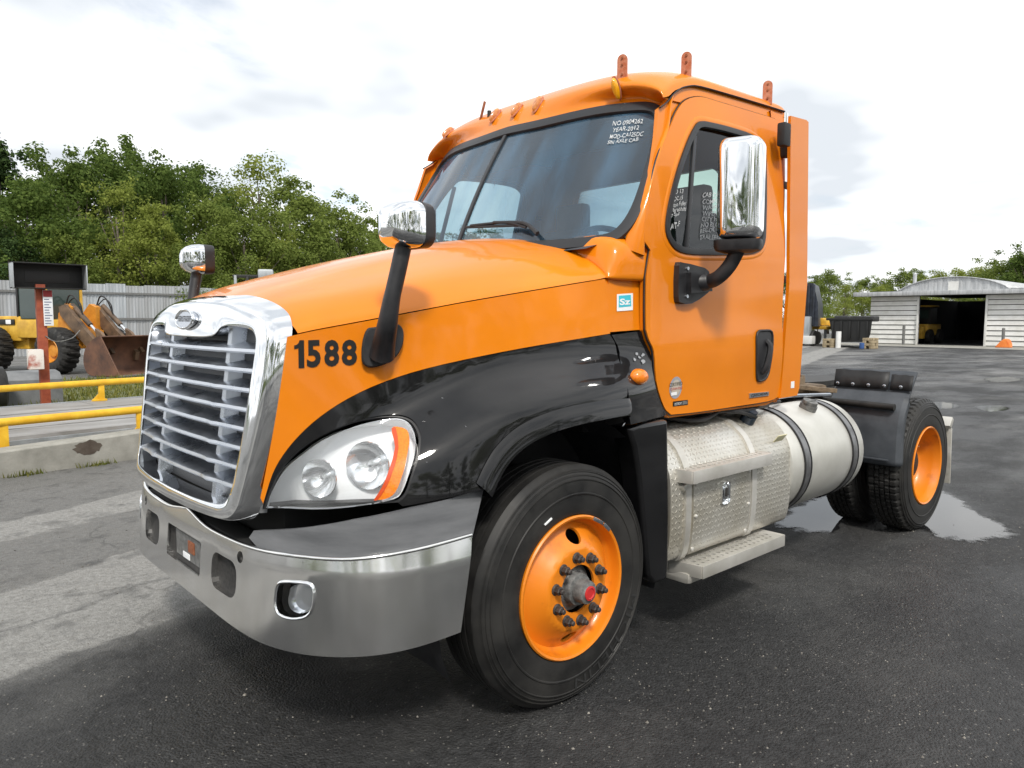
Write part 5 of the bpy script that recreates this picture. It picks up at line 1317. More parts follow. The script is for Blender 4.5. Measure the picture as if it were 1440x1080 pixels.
    m3 = n.new('ShaderNodeMixRGB'); l.new(ma('MAXIMUM', ma('MULTIPLY', crack, .35), ma('MULTIPLY', stain, .45)), m3.inputs[0]); l.new(m2.outputs[0], m3.inputs[1]); m3.inputs[2].default_value = (.008, .008, .008, 1)
    l.new(m3.outputs[0], b.inputs['Base Color'])
    wet = mrange(noise(.8, 6, (.7, 1.2, 1)), .42, .62)
    ro = ma('ADD', ma('MULTIPLY', wet, .26), .42)
    ro = ma('MAXIMUM', ro, ma('MULTIPLY', dry, .8)); l.new(ro, b.inputs['Roughness']); b.inputs['Specular IOR Level'].default_value = .32
    h = ma('ADD', ma('MULTIPLY', agg.outputs['Distance'], -.6), ma('MULTIPLY', noise(55, 5, rough=.8), .9))
    bp = n.new('ShaderNodeBump'); bp.inputs['Strength'].default_value = .75; bp.inputs['Distance'].default_value = .016; l.new(h, bp.inputs['Height']); l.new(bp.outputs[0], b.inputs['Normal'])
    return m
mb = MB(); E_ = 1200
mb.add([(-E_, -E_, 0), (E_, -E_, 0), (E_, E_, 0), (-E_, E_, 0)], [(0, 1, 2, 3)]); o = mb.build('ground', asphalt(), smooth=False); o['kind'] = 'structure'
# puddles round the rear axle
def water_mat():
    m = bpy.data.materials.new('puddle_water'); m.use_nodes = True; n, l, b = nodes(m)
    b.inputs['Base Color'].default_value = (.014, .014, .015, 1); b.inputs['Roughness'].default_value = .04; b.inputs['Specular IOR Level'].default_value = .35
    t = n.new('ShaderNodeTexCoord'); z = n.new('ShaderNodeTexNoise'); z.inputs['Scale'].default_value = 5; z.inputs['Detail'].default_value = 8; z.inputs['Roughness'].default_value = .65; l.new(t.outputs['Object'], z.inputs['Vector'])
    at_ = n.new('ShaderNodeAttribute'); at_.attribute_name = 'depth'
    ad = n.new('ShaderNodeMath'); ad.operation = 'MULTIPLY_ADD'; l.new(at_.outputs['Fac'], ad.inputs[0]); ad.inputs[1].default_value = .55; l.new(z.outputs['Fac'], ad.inputs[2])
    r_ = n.new('ShaderNodeMapRange'); r_.inputs['From Min'].default_value = .58; r_.inputs['From Max'].default_value = .74; l.new(ad.outputs[0], r_.inputs['Value'])
    tr_ = n.new('ShaderNodeBsdfTransparent'); ms = n.new('ShaderNodeMixShader'); l.new(r_.outputs[0], ms.inputs[0]); l.new(tr_.outputs[0], ms.inputs[1]); l.new(b.outputs[0], ms.inputs[2]); l.new(ms.outputs[0], n['Material Output'].inputs['Surface'])
    bp = n.new('ShaderNodeBump'); bp.inputs['Strength'].default_value = .03; bp.inputs['Distance'].default_value = .01; l.new(z.outputs['Fac'], bp.inputs['Height']); l.new(bp.outputs[0], b.inputs['Normal'])
    return m
WATER = water_mat()
def puddle(pxs, seed, jit=.05):
    r = random.Random(seed); P = [G(*p)[:2] for p in pxs]; sm = spline(P, 10, closed=True); c = np.mean(np.array(sm), 0); V = []; D = []; n_ = len(sm); nk = 7
    for k in range(nk):
        f = k/nk
        for p in sm: q = c+(p-c)*(1.12*(1-f)); V.append((q[0], q[1], .004)); D.append(min(1, f*2.2))
    V.append((c[0], c[1], .004)); D.append(1.0); F = []
    for k in range(nk-1):
        for i in range(n_): F.append((k*n_+i, k*n_+(i+1) % n_, (k+1)*n_+(i+1) % n_, (k+1)*n_+i))
    for i in range(n_): F.append(((nk-1)*n_+i, (nk-1)*n_+(i+1) % n_, nk*n_))
    mbp = MB(); mbp.add(V, F); o = mbp.build('puddle', WATER, smooth=False); o['kind'] = 'structure'
    a_ = o.data.attributes.new('depth', 'FLOAT', 'POINT'); a_.data.foreach_set('value', D)
puddle([(1092, 742), (1108, 722), (1138, 705), (1172, 696), (1215, 700), (1260, 715), (1230, 728), (1189, 728), (1176, 747), (1140, 747)], 3)
puddle([(1318, 690), (1346, 699), (1368, 718), (1424, 748), (1388, 759), (1335, 760), (1300, 745), (1285, 735), (1270, 715), (1290, 697)], 5)
puddle([(1290, 568), (1320, 565), (1350, 570), (1340, 575), (1300, 574)], 11, .06)
puddle([(1370, 572), (1400, 570), (1420, 575), (1390, 579)], 12, .05)
puddle([(1385, 532), (1420, 530), (1436, 535), (1400, 538)], 13, .1)
# loose grit
STONE = leafmat('grit_stone', (.06, .058, .052), (.30, .28, .25), 0.0)
rng = random.Random(11); mb = MB()
for k in range(5200):
    if k < 3600: x, y = rng.uniform(-7, 1.9), rng.uniform(1.15, 3.6)
    else: x, y = rng.uniform(-.5, 2.6), rng.uniform(-4, 1.6)
    if math.hypot(x-CP[0], y-CP[1]) < .9: continue
    s = rng.uniform(.0018, .0055)*(1.8 if rng.random() < .08 else 1); a = rng.uniform(0, 6.28); c_, s_ = math.cos(a)*s, math.sin(a)*s; h = s*rng.uniform(.5, .9)
    mb.add([(x+c_, y+s_, -.001), (x-s_, y+c_, -.001), (x-c_, y-s_, -.001), (x+s_*.8, y-c_*.8, -.001), (x+c_*.3, y+s_*.2, h), (x-c_*.4, y-s_*.2, h*.8)],
           [(0, 1, 4), (1, 5, 4), (1, 2, 5), (2, 3, 5), (3, 4, 5), (3, 0, 4)])
o = mk('grit', mb.V, mb.F, STONE, None, False); o['kind'] = 'stuff'; o['label'] = 'loose pale grit scattered over the dark asphalt'
# ================================================================== LEFT: truck scale, rails, loader, fence
CONC = noisy(mat('concrete', (.35, .34, .31), .9), (.20, .195, .17), (.36, .35, .315), 3.5, 9, .3, .7, bump=.25, bscale=45)
CONCB = noisy(mat('concrete_block', (.2, .2, .2), .85), (.10, .105, .11), (.20, .205, .21), 3, 8, .3, .7, bump=.2, bscale=40)
YEL = noisy(mat('yellow_rail_paint', (.72, .42, .02), .45), (.62, .34, .012), (.76, .46, .025), 7, 7, r1=.35, r2=.6)
YELM = noisy(mat('yellow_machine_paint', (.55, .31, .03), .5), (.50, .27, .025), (.74, .46, .06), 3, 8, r1=.4, r2=.65)
ORM = noisy(mat('orange_machine_paint', (.60, .24, .02), .5), (.48, .17, .012), (.66, .28, .03), 4, 7)
RUSTB = noisy(mat('rusty_steel', (.13, .06, .035), .75), (.055, .028, .02), (.20, .095, .055), 2.6, 9, .3, .7, r1=.55, r2=.85, bump=.15, bscale=30)
ARMM = noisy(mat('brown_arm_paint', (.12, .075, .045), .6), (.06, .04, .028), (.19, .12, .07), 3, 8)
DECK = noisy(mat('deck_steel', (.3, .29, .28), .6), (.16, .15, .14), (.36, .355, .35), 1.8, 8, .3, .7, r1=.4, r2=.7, stretch=(.5, 2, 1))
ZINC = noisy(mat('weathered_zinc', (.42, .45, .48), .5, .5), (.30, .32, .33), (.52, .55, .58), 1.6, 8, .3, .72, r1=.35, r2=.6, stretch=(2.5, 2.5, .35))
REDP = noisy(mat('red_oxide_post', (.30, .06, .025), .7), (.22, .04, .018), (.36, .085, .035), 6, 7)
GLASSM = mat('machine_glass', (.04, .06, .055), .08, spec=.6)
def wline(x): return -5.66-.15*(1.1-x)
SLOPE = -.15*-1
wd_ = Vector((1, .15, 0)).normalized(); wn3 = Vector((.15, -1, 0)).normalized()     # along, and away from the camera
O3 = Vector((1.1, -5.66, 0))
def sc(a, d, z): v = O3+wd_*a+wn3*d; return (v.x, v.y, z)
def strip_box(mbx, a0, a1, d0, d1, z0, z1, dz=0.0):
    V = [sc(a0, d0, z0), sc(a1, d0, z0), sc(a1, d1, z0), sc(a0, d1, z0), sc(a0, d0, z1-dz*a0), sc(a1, d0, z1-dz*a1), sc(a1, d1, z1-dz*a1), sc(a0, d1, z1-dz*a0)]
    mbx.add(V, [(0, 3, 2, 1), (4, 5, 6, 7), (0, 1, 5, 4), (1, 2, 6, 5), (2, 3, 7, 6), (3, 0, 4, 7)])
mb = MB(); strip_box(mb, -9, 4.5, 0, .30, -.02, .265, .028); o = mb.build('low_wall', CONC)
bv = o.modifiers.new('edge', 'BEVEL'); bv.width = .015; bv.segments = 2
tag(o, 'low grey concrete kerb wall running in front of the truck scale', 'wall')
STAIN = noisy(mat('damp_stain', (.08, .06, .05), .9), (.055, .04, .03), (.12, .10, .08), 9, 8, .3, .7)
mb = MB(); r = random.Random(2); V = []; n_ = 26
for k in range(n_):
    t = 2*math.pi*k/n_; V.append(sc(-.83+.15*math.cos(t)*r.uniform(.8, 1.1), -.003, .205+.075*math.sin(t)*r.uniform(.75, 1.15)))
V.append(sc(-.83, -.003, .205)); mb.add(V, [(i, (i+1) % n_, n_) for i in range(n_)]); s_o = mb.build('damp_stain', STAIN, o, smooth=False)
SD = empty('scale_platform', sc(-2, 2.5, 0)); tag(SD, 'low grey steel weighing platform between two yellow rails', 'truck scale')
def deck(name, a0, a1, d0, d1, z0, z1, m):
    mbx = MB(); strip_box(mbx, a0, a1, d0, d1, z0, z1); o = mbx.build(name, m); o.parent = SD; o.matrix_parent_inverse = Matrix.Translation(-SD.location); return o
for k in range(4): deck('deck_plate', -9+3.4*k, -9+3.4*k+3.385, .75, 3.95, .22, .30, DECK)
deck('side_beam', -9, 4.6, .70, .742, .06, .26, ZINC); deck('side_beam', -9, 4.6, 3.96, 4.02, .06, .31, ZINC)
for d_ in (1.4, 2.9): deck('wheel_track', -9, 4.6, d_, d_+.45, .3025, .309, DECK)
def rail(d, z, posts, label, r_=.045, zb=.2):
    Rl = empty('guard_rail', sc(0, d, 0)); tag(Rl, label, 'railing', 'yellow rails along the scale'); inv = Matrix.Translation(-Rl.location)
    mbx = MB(); mbx.cyl(sc(-9, d, z+.05), sc(4.6, d, z-.0), r_, 14); o = mbx.build('rail_tube', YEL, Rl); o.matrix_parent_inverse = inv
    for a in posts:
        mbx = MB(); b0 = Vector(sc(a, d, zb)); mbx.box((b0.x, b0.y, (zb+z)/2), (.085, .05, z-zb-.02), .006); mbx.box((b0.x+.03, b0.y, zb+.015), (.20, .10, .03), .005)
        mbx.add([(b0.x+.04, b0.y-.01, zb), (b0.x+.15, b0.y-.01, zb), (b0.x+.04, b0.y-.01, zb+.12), (b0.x+.04, b0.y+.01, zb), (b0.x+.15, b0.y+.01, zb), (b0.x+.04, b0.y+.01, zb+.12)], [(0, 1, 2), (3, 5, 4), (0, 3, 4, 1), (1, 4, 5, 2), (2, 5, 3, 0)])
        o = mbx.build('rail_post', YEL, Rl); o.matrix_parent_inverse = inv
rail(.36, .50, [-7.2, -5.2, -3.2, -1.55, -.15, 2.2, 4.2], 'thick yellow pipe rail mounted just behind the concrete kerb wall')
rail(3.86, .565, [-8, -6.2, -4.4, -2.5, -.75, .75, 2.3, 4.2], 'yellow pipe rail on the grass side of the weighing platform', .05, .3)
# display on its red post
def obj_in(root, mbx, name, m, angle=35):
    o = mbx.build(name, m, root, angle=angle); o.matrix_parent_inverse = root.matrix_basis.inverted(); return o
pb = onp((64, 560), 'y', -10.45); PX, PY = pb[0], pb[1]
SDp = empty('scale_display', (PX, PY, 0)); bpy.context.view_layer.update()
tag(SDp, 'black weight display box on a red post with price sign and stained white box', 'display')
def dp(px): return onp(px, 'y', PY)
zt_ = dp((64, 400))[2]
mb = MB(); mb.box((PX, PY, (zt_)/2), (.13, .13, zt_), .006); obj_in(SDp, mb, 'post', REDP)
tl_ = dp((12, 369)); br_ = dp((118, 408)); cx_ = (tl_[0]+br_[0])/2; cz_ = (tl_[2]+br_[2])/2; w_ = abs(tl_[0]-br_[0]); h_ = abs(tl_[2]-br_[2])
BLK = mat('black_steel', (.012, .012, .012), .5); 
mb = MB(); mb.box((cx_, PY-.02, cz_), (w_, .04, h_), .004); obj_in(SDp, mb, 'display_back', BLK)
for nm, c_, d_, m in (('hood_top', (cx_, PY+.14, cz_+h_/2-.008), (w_, .30, .016), BLK), ('hood_bottom', (cx_, PY+.10, cz_-h_/2+.008), (w_, .22, .016), BLK), ('hood_side', (cx_-w_/2+.008, PY+.14, cz_), (.016, .30, h_), ZINC), ('hood_side', (cx_+w_/2-.008, PY+.14, cz_), (.016, .30, h_), ZINC)):
    mb = MB(); mb.box(c_, d_, .002); obj_in(SDp, mb, nm, m)
mb = MB(); mb.box((cx_, PY+.004, cz_-.01), (w_*.60, .012, h_*.45), .003); obj_in(SDp, mb, 'display_screen', mat('dark_screen', (.02, .019, .02), .5))
SGW = mat('sign_white', (.72, .74, .76), .6); SGR = mat('sign_red', (.30, .03, .035), .6)
a_ = dp((58, 408)); b_ = dp((74, 458)); sw, sh = abs(a_[0]-b_[0]), abs(a_[2]-b_[2]); sx_, sz_ = (a_[0]+b_[0])/2, (a_[2]+b_[2])/2
mb = MB(); mb.box((sx_, PY+.09, sz_), (sw, .012, sh), .002); obj_in(SDp, mb, 'sign_board', SGW)
mb = MB(); mb.box((sx_, PY+.097, sz_+sh*.40), (sw*.95, .004, sh*.18)); obj_in(SDp, mb, 'sign_header', SGR)
INK = mat('sign_ink', (.16, .18, .26), .6); r = random.Random(8)
for k in range(10):
    zz0 = sz_+sh*(.24-.075*k); wl = sw*r.uniform(.45, .78); mb = MB(); mb.box((sx_+sw*.39-wl/2, PY+.0975, zz0), (wl, .002, sh*.028)); obj_in(SDp, mb, 'print_line', INK)
a_ = dp((37, 491)); b_ = dp((64, 518)); 
JB = noisy(mat('stained_white_box', (.6, .55, .5), .7), (.38, .12, .09), (.68, .64, .60), 5, 6, .36, .52)
mb = MB(); mb.box(((a_[0]+b_[0])/2+.03, PY+.14, (a_[2]+b_[2])/2), (abs(a_[0]-b_[0])*.85, .14, abs(a_[2]-b_[2])), .008); obj_in(SDp, mb, 'intercom_box', JB)
mb = MB(); mb.tube(spline([(PX-.03, PY+.07, zt_*.62), (PX-.16, PY+.1, zt_*.58), (PX-.4, PY+.02, zt_*.60), (PX-.55, PY-.1, zt_*.66)], 6), .008, 6); obj_in(SDp, mb, 'cable', GREY)
# grassy strip and loader pad
GRASSG = noisy(mat('verge_soil', (.09, .10, .03), .95), (.06, .07, .022), (.14, .145, .05), 1.5, 8)
mb = MB(); V = [sc(-11, 4.1, .012), sc(6, 4.1, .012), sc(6, 12.6, .012), sc(-11, 12.6, .012)]; mb.add(V, [(0, 1, 2, 3)]); o = mb.build('verge', GRASSG, smooth=False); o['kind'] = 'structure'
BLADE = leafmat('grass_blade', (.075, .10, .018), (.22, .21, .055), .3)
rng = random.Random(5); mb = MB()
for k in range(15000):
    a = rng.uniform(-8, 5.5); d = 4.12+8.4*rng.random()**1.4; x, y, _ = sc(a, d, 0); h = rng.uniform(.04, .16); t = rng.uniform(0, 6.28); w2 = .012+.004*d/8; lx, ly = rng.uniform(-.06, .06), rng.uniform(-.06, .06)
    mb.V += [(x+math.cos(t)*w2, y+math.sin(t)*w2, .01), (x-math.cos(t)*w2, y-math.sin(t)*w2, .01), (x+lx, y+ly, h)]; i = len(mb.V); mb.F.append((i-3, i-2, i-1))
o = mk('grass', mb.V, mb.F, BLADE, None, False); o['kind'] = 'stuff'; o['label'] = 'short yellow-green grass behind the weighing platform'
mb = MB(); rng = random.Random(9)
for k in range(260):
    a = rng.choice([-.9, -.2, .35, .75])+rng.gauss(0, .10); x, y, _ = sc(a, -.03-abs(rng.gauss(0, .03)), 0); h = rng.uniform(.02, .075); t = rng.uniform(0, 6.28)
    mb.V += [(x+math.cos(t)*.008, y+math.sin(t)*.008, 0), (x-math.cos(t)*.008, y-math.sin(t)*.008, 0), (x+rng.uniform(-.03, .03), y+rng.uniform(-.03, .03), h)]; i = len(mb.V); mb.F.append((i-3, i-2, i-1))
o = mk('kerb_weeds', mb.V, mb.F, BLADE, None, False); o['kind'] = 'stuff'; o['label'] = 'sparse weeds growing at the foot of the concrete kerb'
# concrete block and old tyre beyond the scale
q = onp((25, 545), 'z', 0.0); q = onp((25, 530), 'y', -13.2)
mb = MB(); mb.prism([(-.75, 0), (.75, 0), (.75, .42), (.52, .52), (.0, .55), (-.52, .52), (-.75, .42)], -.45, .45, lambda u, v, h: (q[0]+.2+h*1.8, q[1]+u*.8, v*1.15)); o = mb.build('concrete_block', CONCB)
tag(o, 'dark grey rounded concrete block on the grass in front of the loader', 'block')
q2 = onp((-4, 528), 'y', -12.2); mb = MB()
mb.lathe([(.20, -.10), (.30, -.12), (.38, -.08), (.39, 0), (.38, .08), (.30, .12), (.20, .10), (.20, -.10)], (q2[0], q2[1], .39), 'x', 36); o = mb.build('old_tyre', TYRE)
tag(o, 'black used tyre standing at the end of the concrete block', 'tyre')
# ---------------- wheel loader
LD = empty('wheel_loader', (-2.35, -21.4, 0), R_(117))
tag(LD, 'yellow wheel loader with brown lift arms and rusty bucket on the ground', 'loader')
def lp(mbx, name, m, angle=35, parent=LD):
    return mbx.build(name, m, parent, angle=angle)
# local axes: x forward, y left, z up; origin under the right front wheel, track 1.9
def ltyre(x, y):
    WH = empty('wheel', (x, y, .68), parent=LD)
    prof = [(.34, -.25), (.40, -.27), (.55, -.275), (.63, -.24), (.665, -.20), (.68, -.10), (.68, .10), (.665, .20), (.63, .24), (.55, .275), (.40, .27), (.34, .25)]
    def mod(r_, h, th, j):
        if r_ > .62:
            ph = (th*20/(2*math.pi)+h*1.6) % 1.0
            return r_-(.045 if ph < .42 else 0)
        return r_
    mbx = MB(); mbx.lathe(prof, (0, 0, 0), 'y', 160, mod=mod); mbx.build('tyre', TYRE, WH, angle=30)
    s = -1 if y <= 0 else 1
    mbx = MB(); mbx.lathe([(.345, .25*s), (.33, .265*s), (.31, .22*s), (.28, .10*s), (.18, .06*s), (.17, .14*s), (.001, .15*s)], (0, 0, 0), 'y', 36); mbx.build('rim', ORM, WH)
for x in (0, -2.75):
    for y in (0, 1.75): ltyre(x, y)
mb = MB(); mb.box((-2.9, .875, 1.30), (2.1, 1.25, .75), .06); lp(mb, 'engine_hood', YELM)
mb = MB(); mb.box((-2.9, .875, .85), (2.3, .9, .35), .04); lp(mb, 'rear_frame', YELM)
mb = MB(); mb.box((-2.55, .23, 1.50), (1.0, .03, .16), .005); lp(mb, 'hood_decal', BLK)
mb = MB(); mb.box((-2.3, .215, 1.50), (.22, .012, .13), .003); lp(mb, 'number_plate', WHITE)
for k in range(6):
    mb = MB(); mb.box((-3.4, .24, 1.05+.08*k), (.7, .02, .035), .004); lp(mb, 'louvre', BLK)
mb = MB(); mb.box((-1.35, .875, 1.30), (1.25, 1.3, .55), .05); lp(mb, 'cab_base', YELM)
for (x, y) in ((-.78, .30), (-.78, 1.45), (-1.95, .30), (-1.95, 1.45)):
    mb = MB(); mb.box((x, y, 2.15), (.08, .08, 1.2), .01); lp(mb, 'cab_post', YELM if x > -1 else BLK)
mb = MB(); mb.box((-1.36, .875, 2.80), (1.45, 1.42, .13), .05); lp(mb, 'cab_roof', YELM)
for c_, d_ in (((-1.36, .30, 2.15), (1.08, .015, 1.1)), ((-1.36, 1.45, 2.15), (1.08, .015, 1.1)), ((-.78, .875, 2.15), (.015, 1.06, 1.1)), ((-1.95, .875, 2.15), (.015, 1.06, 1.1))):
    mb = MB(); mb.box(c_, d_); lp(mb, 'cab_window', GLASSM)
mb = MB(); mb.box((-.25, .875, 1.0), (1.3, .75, .55), .05); lp(mb, 'front_frame', ORM)
for y in (.48, 1.27):
    mb = MB(); mb.prism([(-.45, 1.25), (.15, 1.2), (.15, 1.95), (-.10, 2.05), (-.40, 1.75)], y-.09, y+.09, lambda u, v, h: (u, h, v)); lp(mb, 'tower_plate', ORM)
for y in (.36, 1.39):
    mb = MB(); P_ = [(-.25, 1.95), (.0, 2.02), (.75, 1.30), (1.55, .62), (1.50, .38), (1.25, .40), (.45, 1.10), (-.2, 1.70)]
    mb.prism(P_, y-.07, y+.07, lambda u, v, h: (u, h, v)); lp(mb, 'lift_arm', ARMM)
    CYo = empty('bucket_cylinder', parent=LD)
    mb = MB(); mb.cyl((.02, y+.16, 2.0), (.72, y+.16, 1.42), .075, 12); mb.build('barrel', ARMM, CYo)
    mb = MB(); mb.cyl((.72, y+.16, 1.42), (1.05, y+.16, 1.14), .04, 10); mb.build('rod', CHROME, CYo)
    mb = MB(); mb.prism([(.95, 1.32), (1.18, 1.20), (1.62, .62), (1.42, .55), (1.0, 1.02)], y+.10, y+.20, lambda u, v, h: (u, h, v)); lp(mb, 'bell_crank', ARMM)
    mb = MB(); mb.tube(spline([(-.1, y+.05, 2.0), (.1, y+.02, 2.28), (.38, y, 2.18), (.5, y+.1, 1.75)], 5), .022, 6); lp(mb, 'hydraulic_hose', RUBBER)
    mb = MB(); mb.tube(spline([(-.15, y+.12, 2.0), (.15, y+.12, 2.2), (.42, y+.1, 2.05), (.45, y+.14, 1.75)], 5), .018, 6); lp(mb, 'hydraulic_hose', RUBBER)
BK = empty('bucket', parent=LD); y0, y1 = -.28, 2.05
prof = [(2.72, .03), (1.75, .02), (1.48, .12), (1.38, .40), (1.46, .75), (1.75, 1.02), (2.05, 1.13)]
sm = [np.array(p) for p in prof]; sm = spline(sm, 3); n_ = len(sm); V = [(p[0], y, p[1]) for y in (y0, y1) for p in sm]; F = [(i, i+1, n_+i+1, n_+i) for i in range(n_-1)]
o = mk('bucket_shell', V, F, RUSTB, BK, True, 40); s2 = o.modifiers.new('thickness', 'SOLIDIFY'); s2.thickness = .03
for y in (y0, y1):
    mb = MB(); mb.prism([tuple(p) for p in sm], y-.018, y+.018, lambda u, v, h: (u, h, v)); mb.build('bucket_side', RUSTB, BK, angle=20)
mb = MB(); mb.box((2.76, (y0+y1)/2, .035), (.18, y1-y0+.05, .035), .006); mb.build('cutting_edge', GREY, BK)
for y in (.3, .85, 1.4):
    mb = MB(); mb.prism([(1.36, .25), (1.15, .35), (1.15, .65), (1.40, .80)], y-.03, y+.03, lambda u, v, h: (u, h, v)); mb.build('bucket_lug', RUSTB, BK)
# ---------------- corrugated fence
def at(px, depth, py=450): return CP+ray((px, py))*depth
fa = at(-260, 27.0); fb_ = at(640, 46.0); fdir = Vector((fb_[0]-fa[0], fb_[1]-fa[1], 0)); FL = fdir.length; fdir.normalize(); fn_ = Vector((-fdir.y, fdir.x, 0))
FE = empty('corrugated_fence', (fa[0], fa[1], 0)); tag(FE, 'tall weathered corrugated metal fence behind the wheel loader', 'fence')
V = []; F = []; nw = 24; wsh = .82
for i in range(nw+1):
    u = wsh*i/nw; d = .018*math.sin(2*math.pi*u/.137)
    V += [(u, d, 0), (u, d, 1.0)]
for i in range(nw): F.append((2*i, 2*i+2, 2*i+3, 2*i+1))
fm = bpy.data.meshes.new('fence_sheet'); fm.from_pydata(V, [], F); fm.materials.append(ZINC); fm.shade_smooth()
ZINC2 = noisy(mat('streaked_zinc', (.4, .4, .4), .55, .4), (.26, .26, .255), (.46, .48, .50), 1.8, 8, .3, .72, stretch=(2.5, 2.5, .3))
fm2 = fm.copy(); fm2.materials.clear(); fm2.materials.append(ZINC2)
rng = random.Random(3)
for k in range(int(FL/.80)):
    o = bpy.data.objects.new('fence_sheet', fm if rng.random() < .65 else fm2); COL.objects.link(o); o.parent = FE
    o.location = fdir*(k*.80)+fn_*(.012*(k % 2)+rng.uniform(0, .01)); o.rotation_euler = (rng.uniform(-.008, .008), 0, math.atan2(fdir.y, fdir.x)); o.scale = (1, 1, 3.15+rng.uniform(-.05, .05))
for z in (.5, 1.6, 2.75):
    mb = MB(); mb.bar(fn_*-.06+Vector((0, 0, z)), fn_*-.06+fdir*FL+Vector((0, 0, z)), .05, .09); mb.build('fence_rail', GREY, FE)
# machine posts seen over the hood
mp0 = at(356, 17.0); MPx = empty('forklift', (mp0[0], mp0[1], 0), CAM['yaw']+math.pi/2+.3); tag(MPx, 'small grey forklift with upright mast behind the truck hood', 'forklift')
def fl(name, c_, d_, m, bev=.01): mbx = MB(); mbx.box(c_, d_, bev); return mbx.build(name, m, MPx)
fl('mast_post', (-.26, 0, 1.42), (.14, .10, 2.62), GREY); fl('mast_head', (-.30, -.02, 2.62), (.34, .16, .26), ZINC, .04); fl('mast_rail', (.10, 0, 1.35), (.05, .08, 2.45), BLK); fl('mast_rail', (.36, 0, 1.35), (.06, .08, 2.50), ZINC); fl('cross_bar', (.12, 0, 2.58), (.60, .07, .07), BLK); fl('cross_bar', (.12, 0, 2.36), (.56, .06, .06), BLK)
fl('body', (.05, -.8, .75), (1.0, 1.6, .9), YELM, .08); fl('counterweight', (.05, -1.75, .7), (1.0, .5, .9), YELM, .12); fl('fork_carriage', (.05, .12, .35), (.8, .08, .4), BLK)
for sx2 in (-.48, .58):
    for yy2 in (-.25, -1.45):
        mbx = MB(); mbx.lathe([(.12, -.10), (.27, -.10), (.30, -.06), (.30, .06), (.27, .10), (.12, .10)], (sx2, yy2, .30), 'x', 24); mbx.build('wheel', TYRE, MPx)
# ================================================================== RIGHT: hangar and yard
HX = -52.5
def hp2(px, py): q_ = onp((px, py), 'x', HX); return q_[1], q_[2]
yl, zb0 = hp2(1222, 484); yr = hp2(1470, 488)[0]; ydl = hp2(1290, 484)[0]; ydr = hp2(1383, 487)[0]
zd = hp2(1338, 416)[1]; zf0 = hp2(1300, 415.5)[1]; zf1 = hp2(1300, 409.5)[1]
yfl = hp2(1206, 412)[0]; ya0 = hp2(1263, 410)[0]; ya1 = hp2(1421, 410)[0]; za = hp2(1336, 389.5)[1]
yr = yr+1.5
HG = empty('hangar', (HX, (yl+yr)/2, 0)); tag(HG, 'white hangar with arched metal roof and a wide open dark doorway', 'hangar')
def hb(mbx, name, m, angle=35): o = mbx.build(name, m, HG, angle=angle); o.matrix_parent_inverse = Matrix.Translation(-HG.location); return o
SIDING = noisy(mat('white_siding', (.72, .72, .70), .6), (.58, .575, .54), (.78, .78, .77), 1.2, 7, .3, .7)
GABLE = noisy(mat('gable_zinc', (.45, .46, .47), .5, .3), (.36, .37, .38), (.56, .57, .58), 2, 6, stretch=(1, 3, .3))
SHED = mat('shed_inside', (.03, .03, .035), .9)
nb = 10; hh = (zf0-.05)/nb
for a, c_ in ((yl, ydl), (ydr, yr)):
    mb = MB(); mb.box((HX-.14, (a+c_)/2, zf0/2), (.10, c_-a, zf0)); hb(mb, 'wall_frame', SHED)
for k in range(nb):
    for (a, c_) in ((yl, ydl), (ydr, yr)):
        mb = MB(); z0 = .05+hh*k
        mb.add([(HX+.01, a, z0), (HX+.01, c_, z0), (HX-.05, c_, z0+hh-.045), (HX-.05, a, z0+hh-.045), (HX-.08, a, z0), (HX-.08, c_, z0), (HX-.08, c_, z0+hh-.045), (HX-.08, a, z0+hh-.045)], [(0, 1, 2, 3), (4, 7, 6, 5), (0, 4, 5, 1), (3, 2, 6, 7), (0, 3, 7, 4), (1, 5, 6, 2)]); hb(mb, 'siding_board', SIDING, 20)
mb = MB(); mb.box((HX+.25, (yfl+yr)/2, (zf0+zf1)/2), (1.0, yr-yfl, zf1-zf0), .02); hb(mb, 'canopy', GABLE)
for y_ in (ydl-.06, ydr+.06):
    mb = MB(); mb.box((HX+.02, y_, zd/2), (.14, .12, zd), .01); hb(mb, 'door_frame', SIDING)
ycm = (ya0+ya1)/2; hwid = (ya1-ya0)/2; n_ = 24
arc = [(ycm-hwid+2*hwid*k/n_, zf1+(za-zf1)*(1-((2*k/n_-1))**2)**.75) for k in range(n_+1)]
for k in range(n_):
    (a, za_), (c_, zc_) = arc[k], arc[k+1]
    if za_+zc_ < 2*zf1+.02: continue
    mb = MB(); dx = .03*(k % 2); mb.add([(HX-.02+dx, a, zf1-.05), (HX-.02+dx, c_, zf1-.05), (HX-.02+dx, c_, zc_), (HX-.02+dx, a, za_), (HX-.1, a, zf1-.05), (HX-.1, c_, zf1-.05), (HX-.1, c_, zc_), (HX-.1, a, za_)], [(0, 1, 2, 3), (4, 7, 6, 5), (0, 3, 7, 4), (1, 5, 6, 2), (3, 2, 6, 7), (0, 4, 5, 1)]); hb(mb, 'gable_sheet', GABLE, 20)
V = []; F = []
for x in (HX+.10, HX-18):
    for (y, z) in arc: V += [(x, y, z+.03)]
for k in range(n_): F.append((k, k+1, n_+1+k+1, n_+1+k))
o = mk('arched_roof', V, F, GABLE, HG, True, None); o.matrix_parent_inverse = Matrix.Translation(-HG.location); s2 = o.modifiers.new('thickness', 'SOLIDIFY'); s2.thickness = .06
mb = MB(); a_ = hp2(1334, 396); b_ = hp2(1348, 408); mb.box((HX+.05, (a_[0]+b_[0])/2, (a_[1]+b_[1])/2), (.03, abs(b_[0]-a_[0]), abs(b_[1]-a_[1]))); hb(mb, 'gable_plate', SIDING)
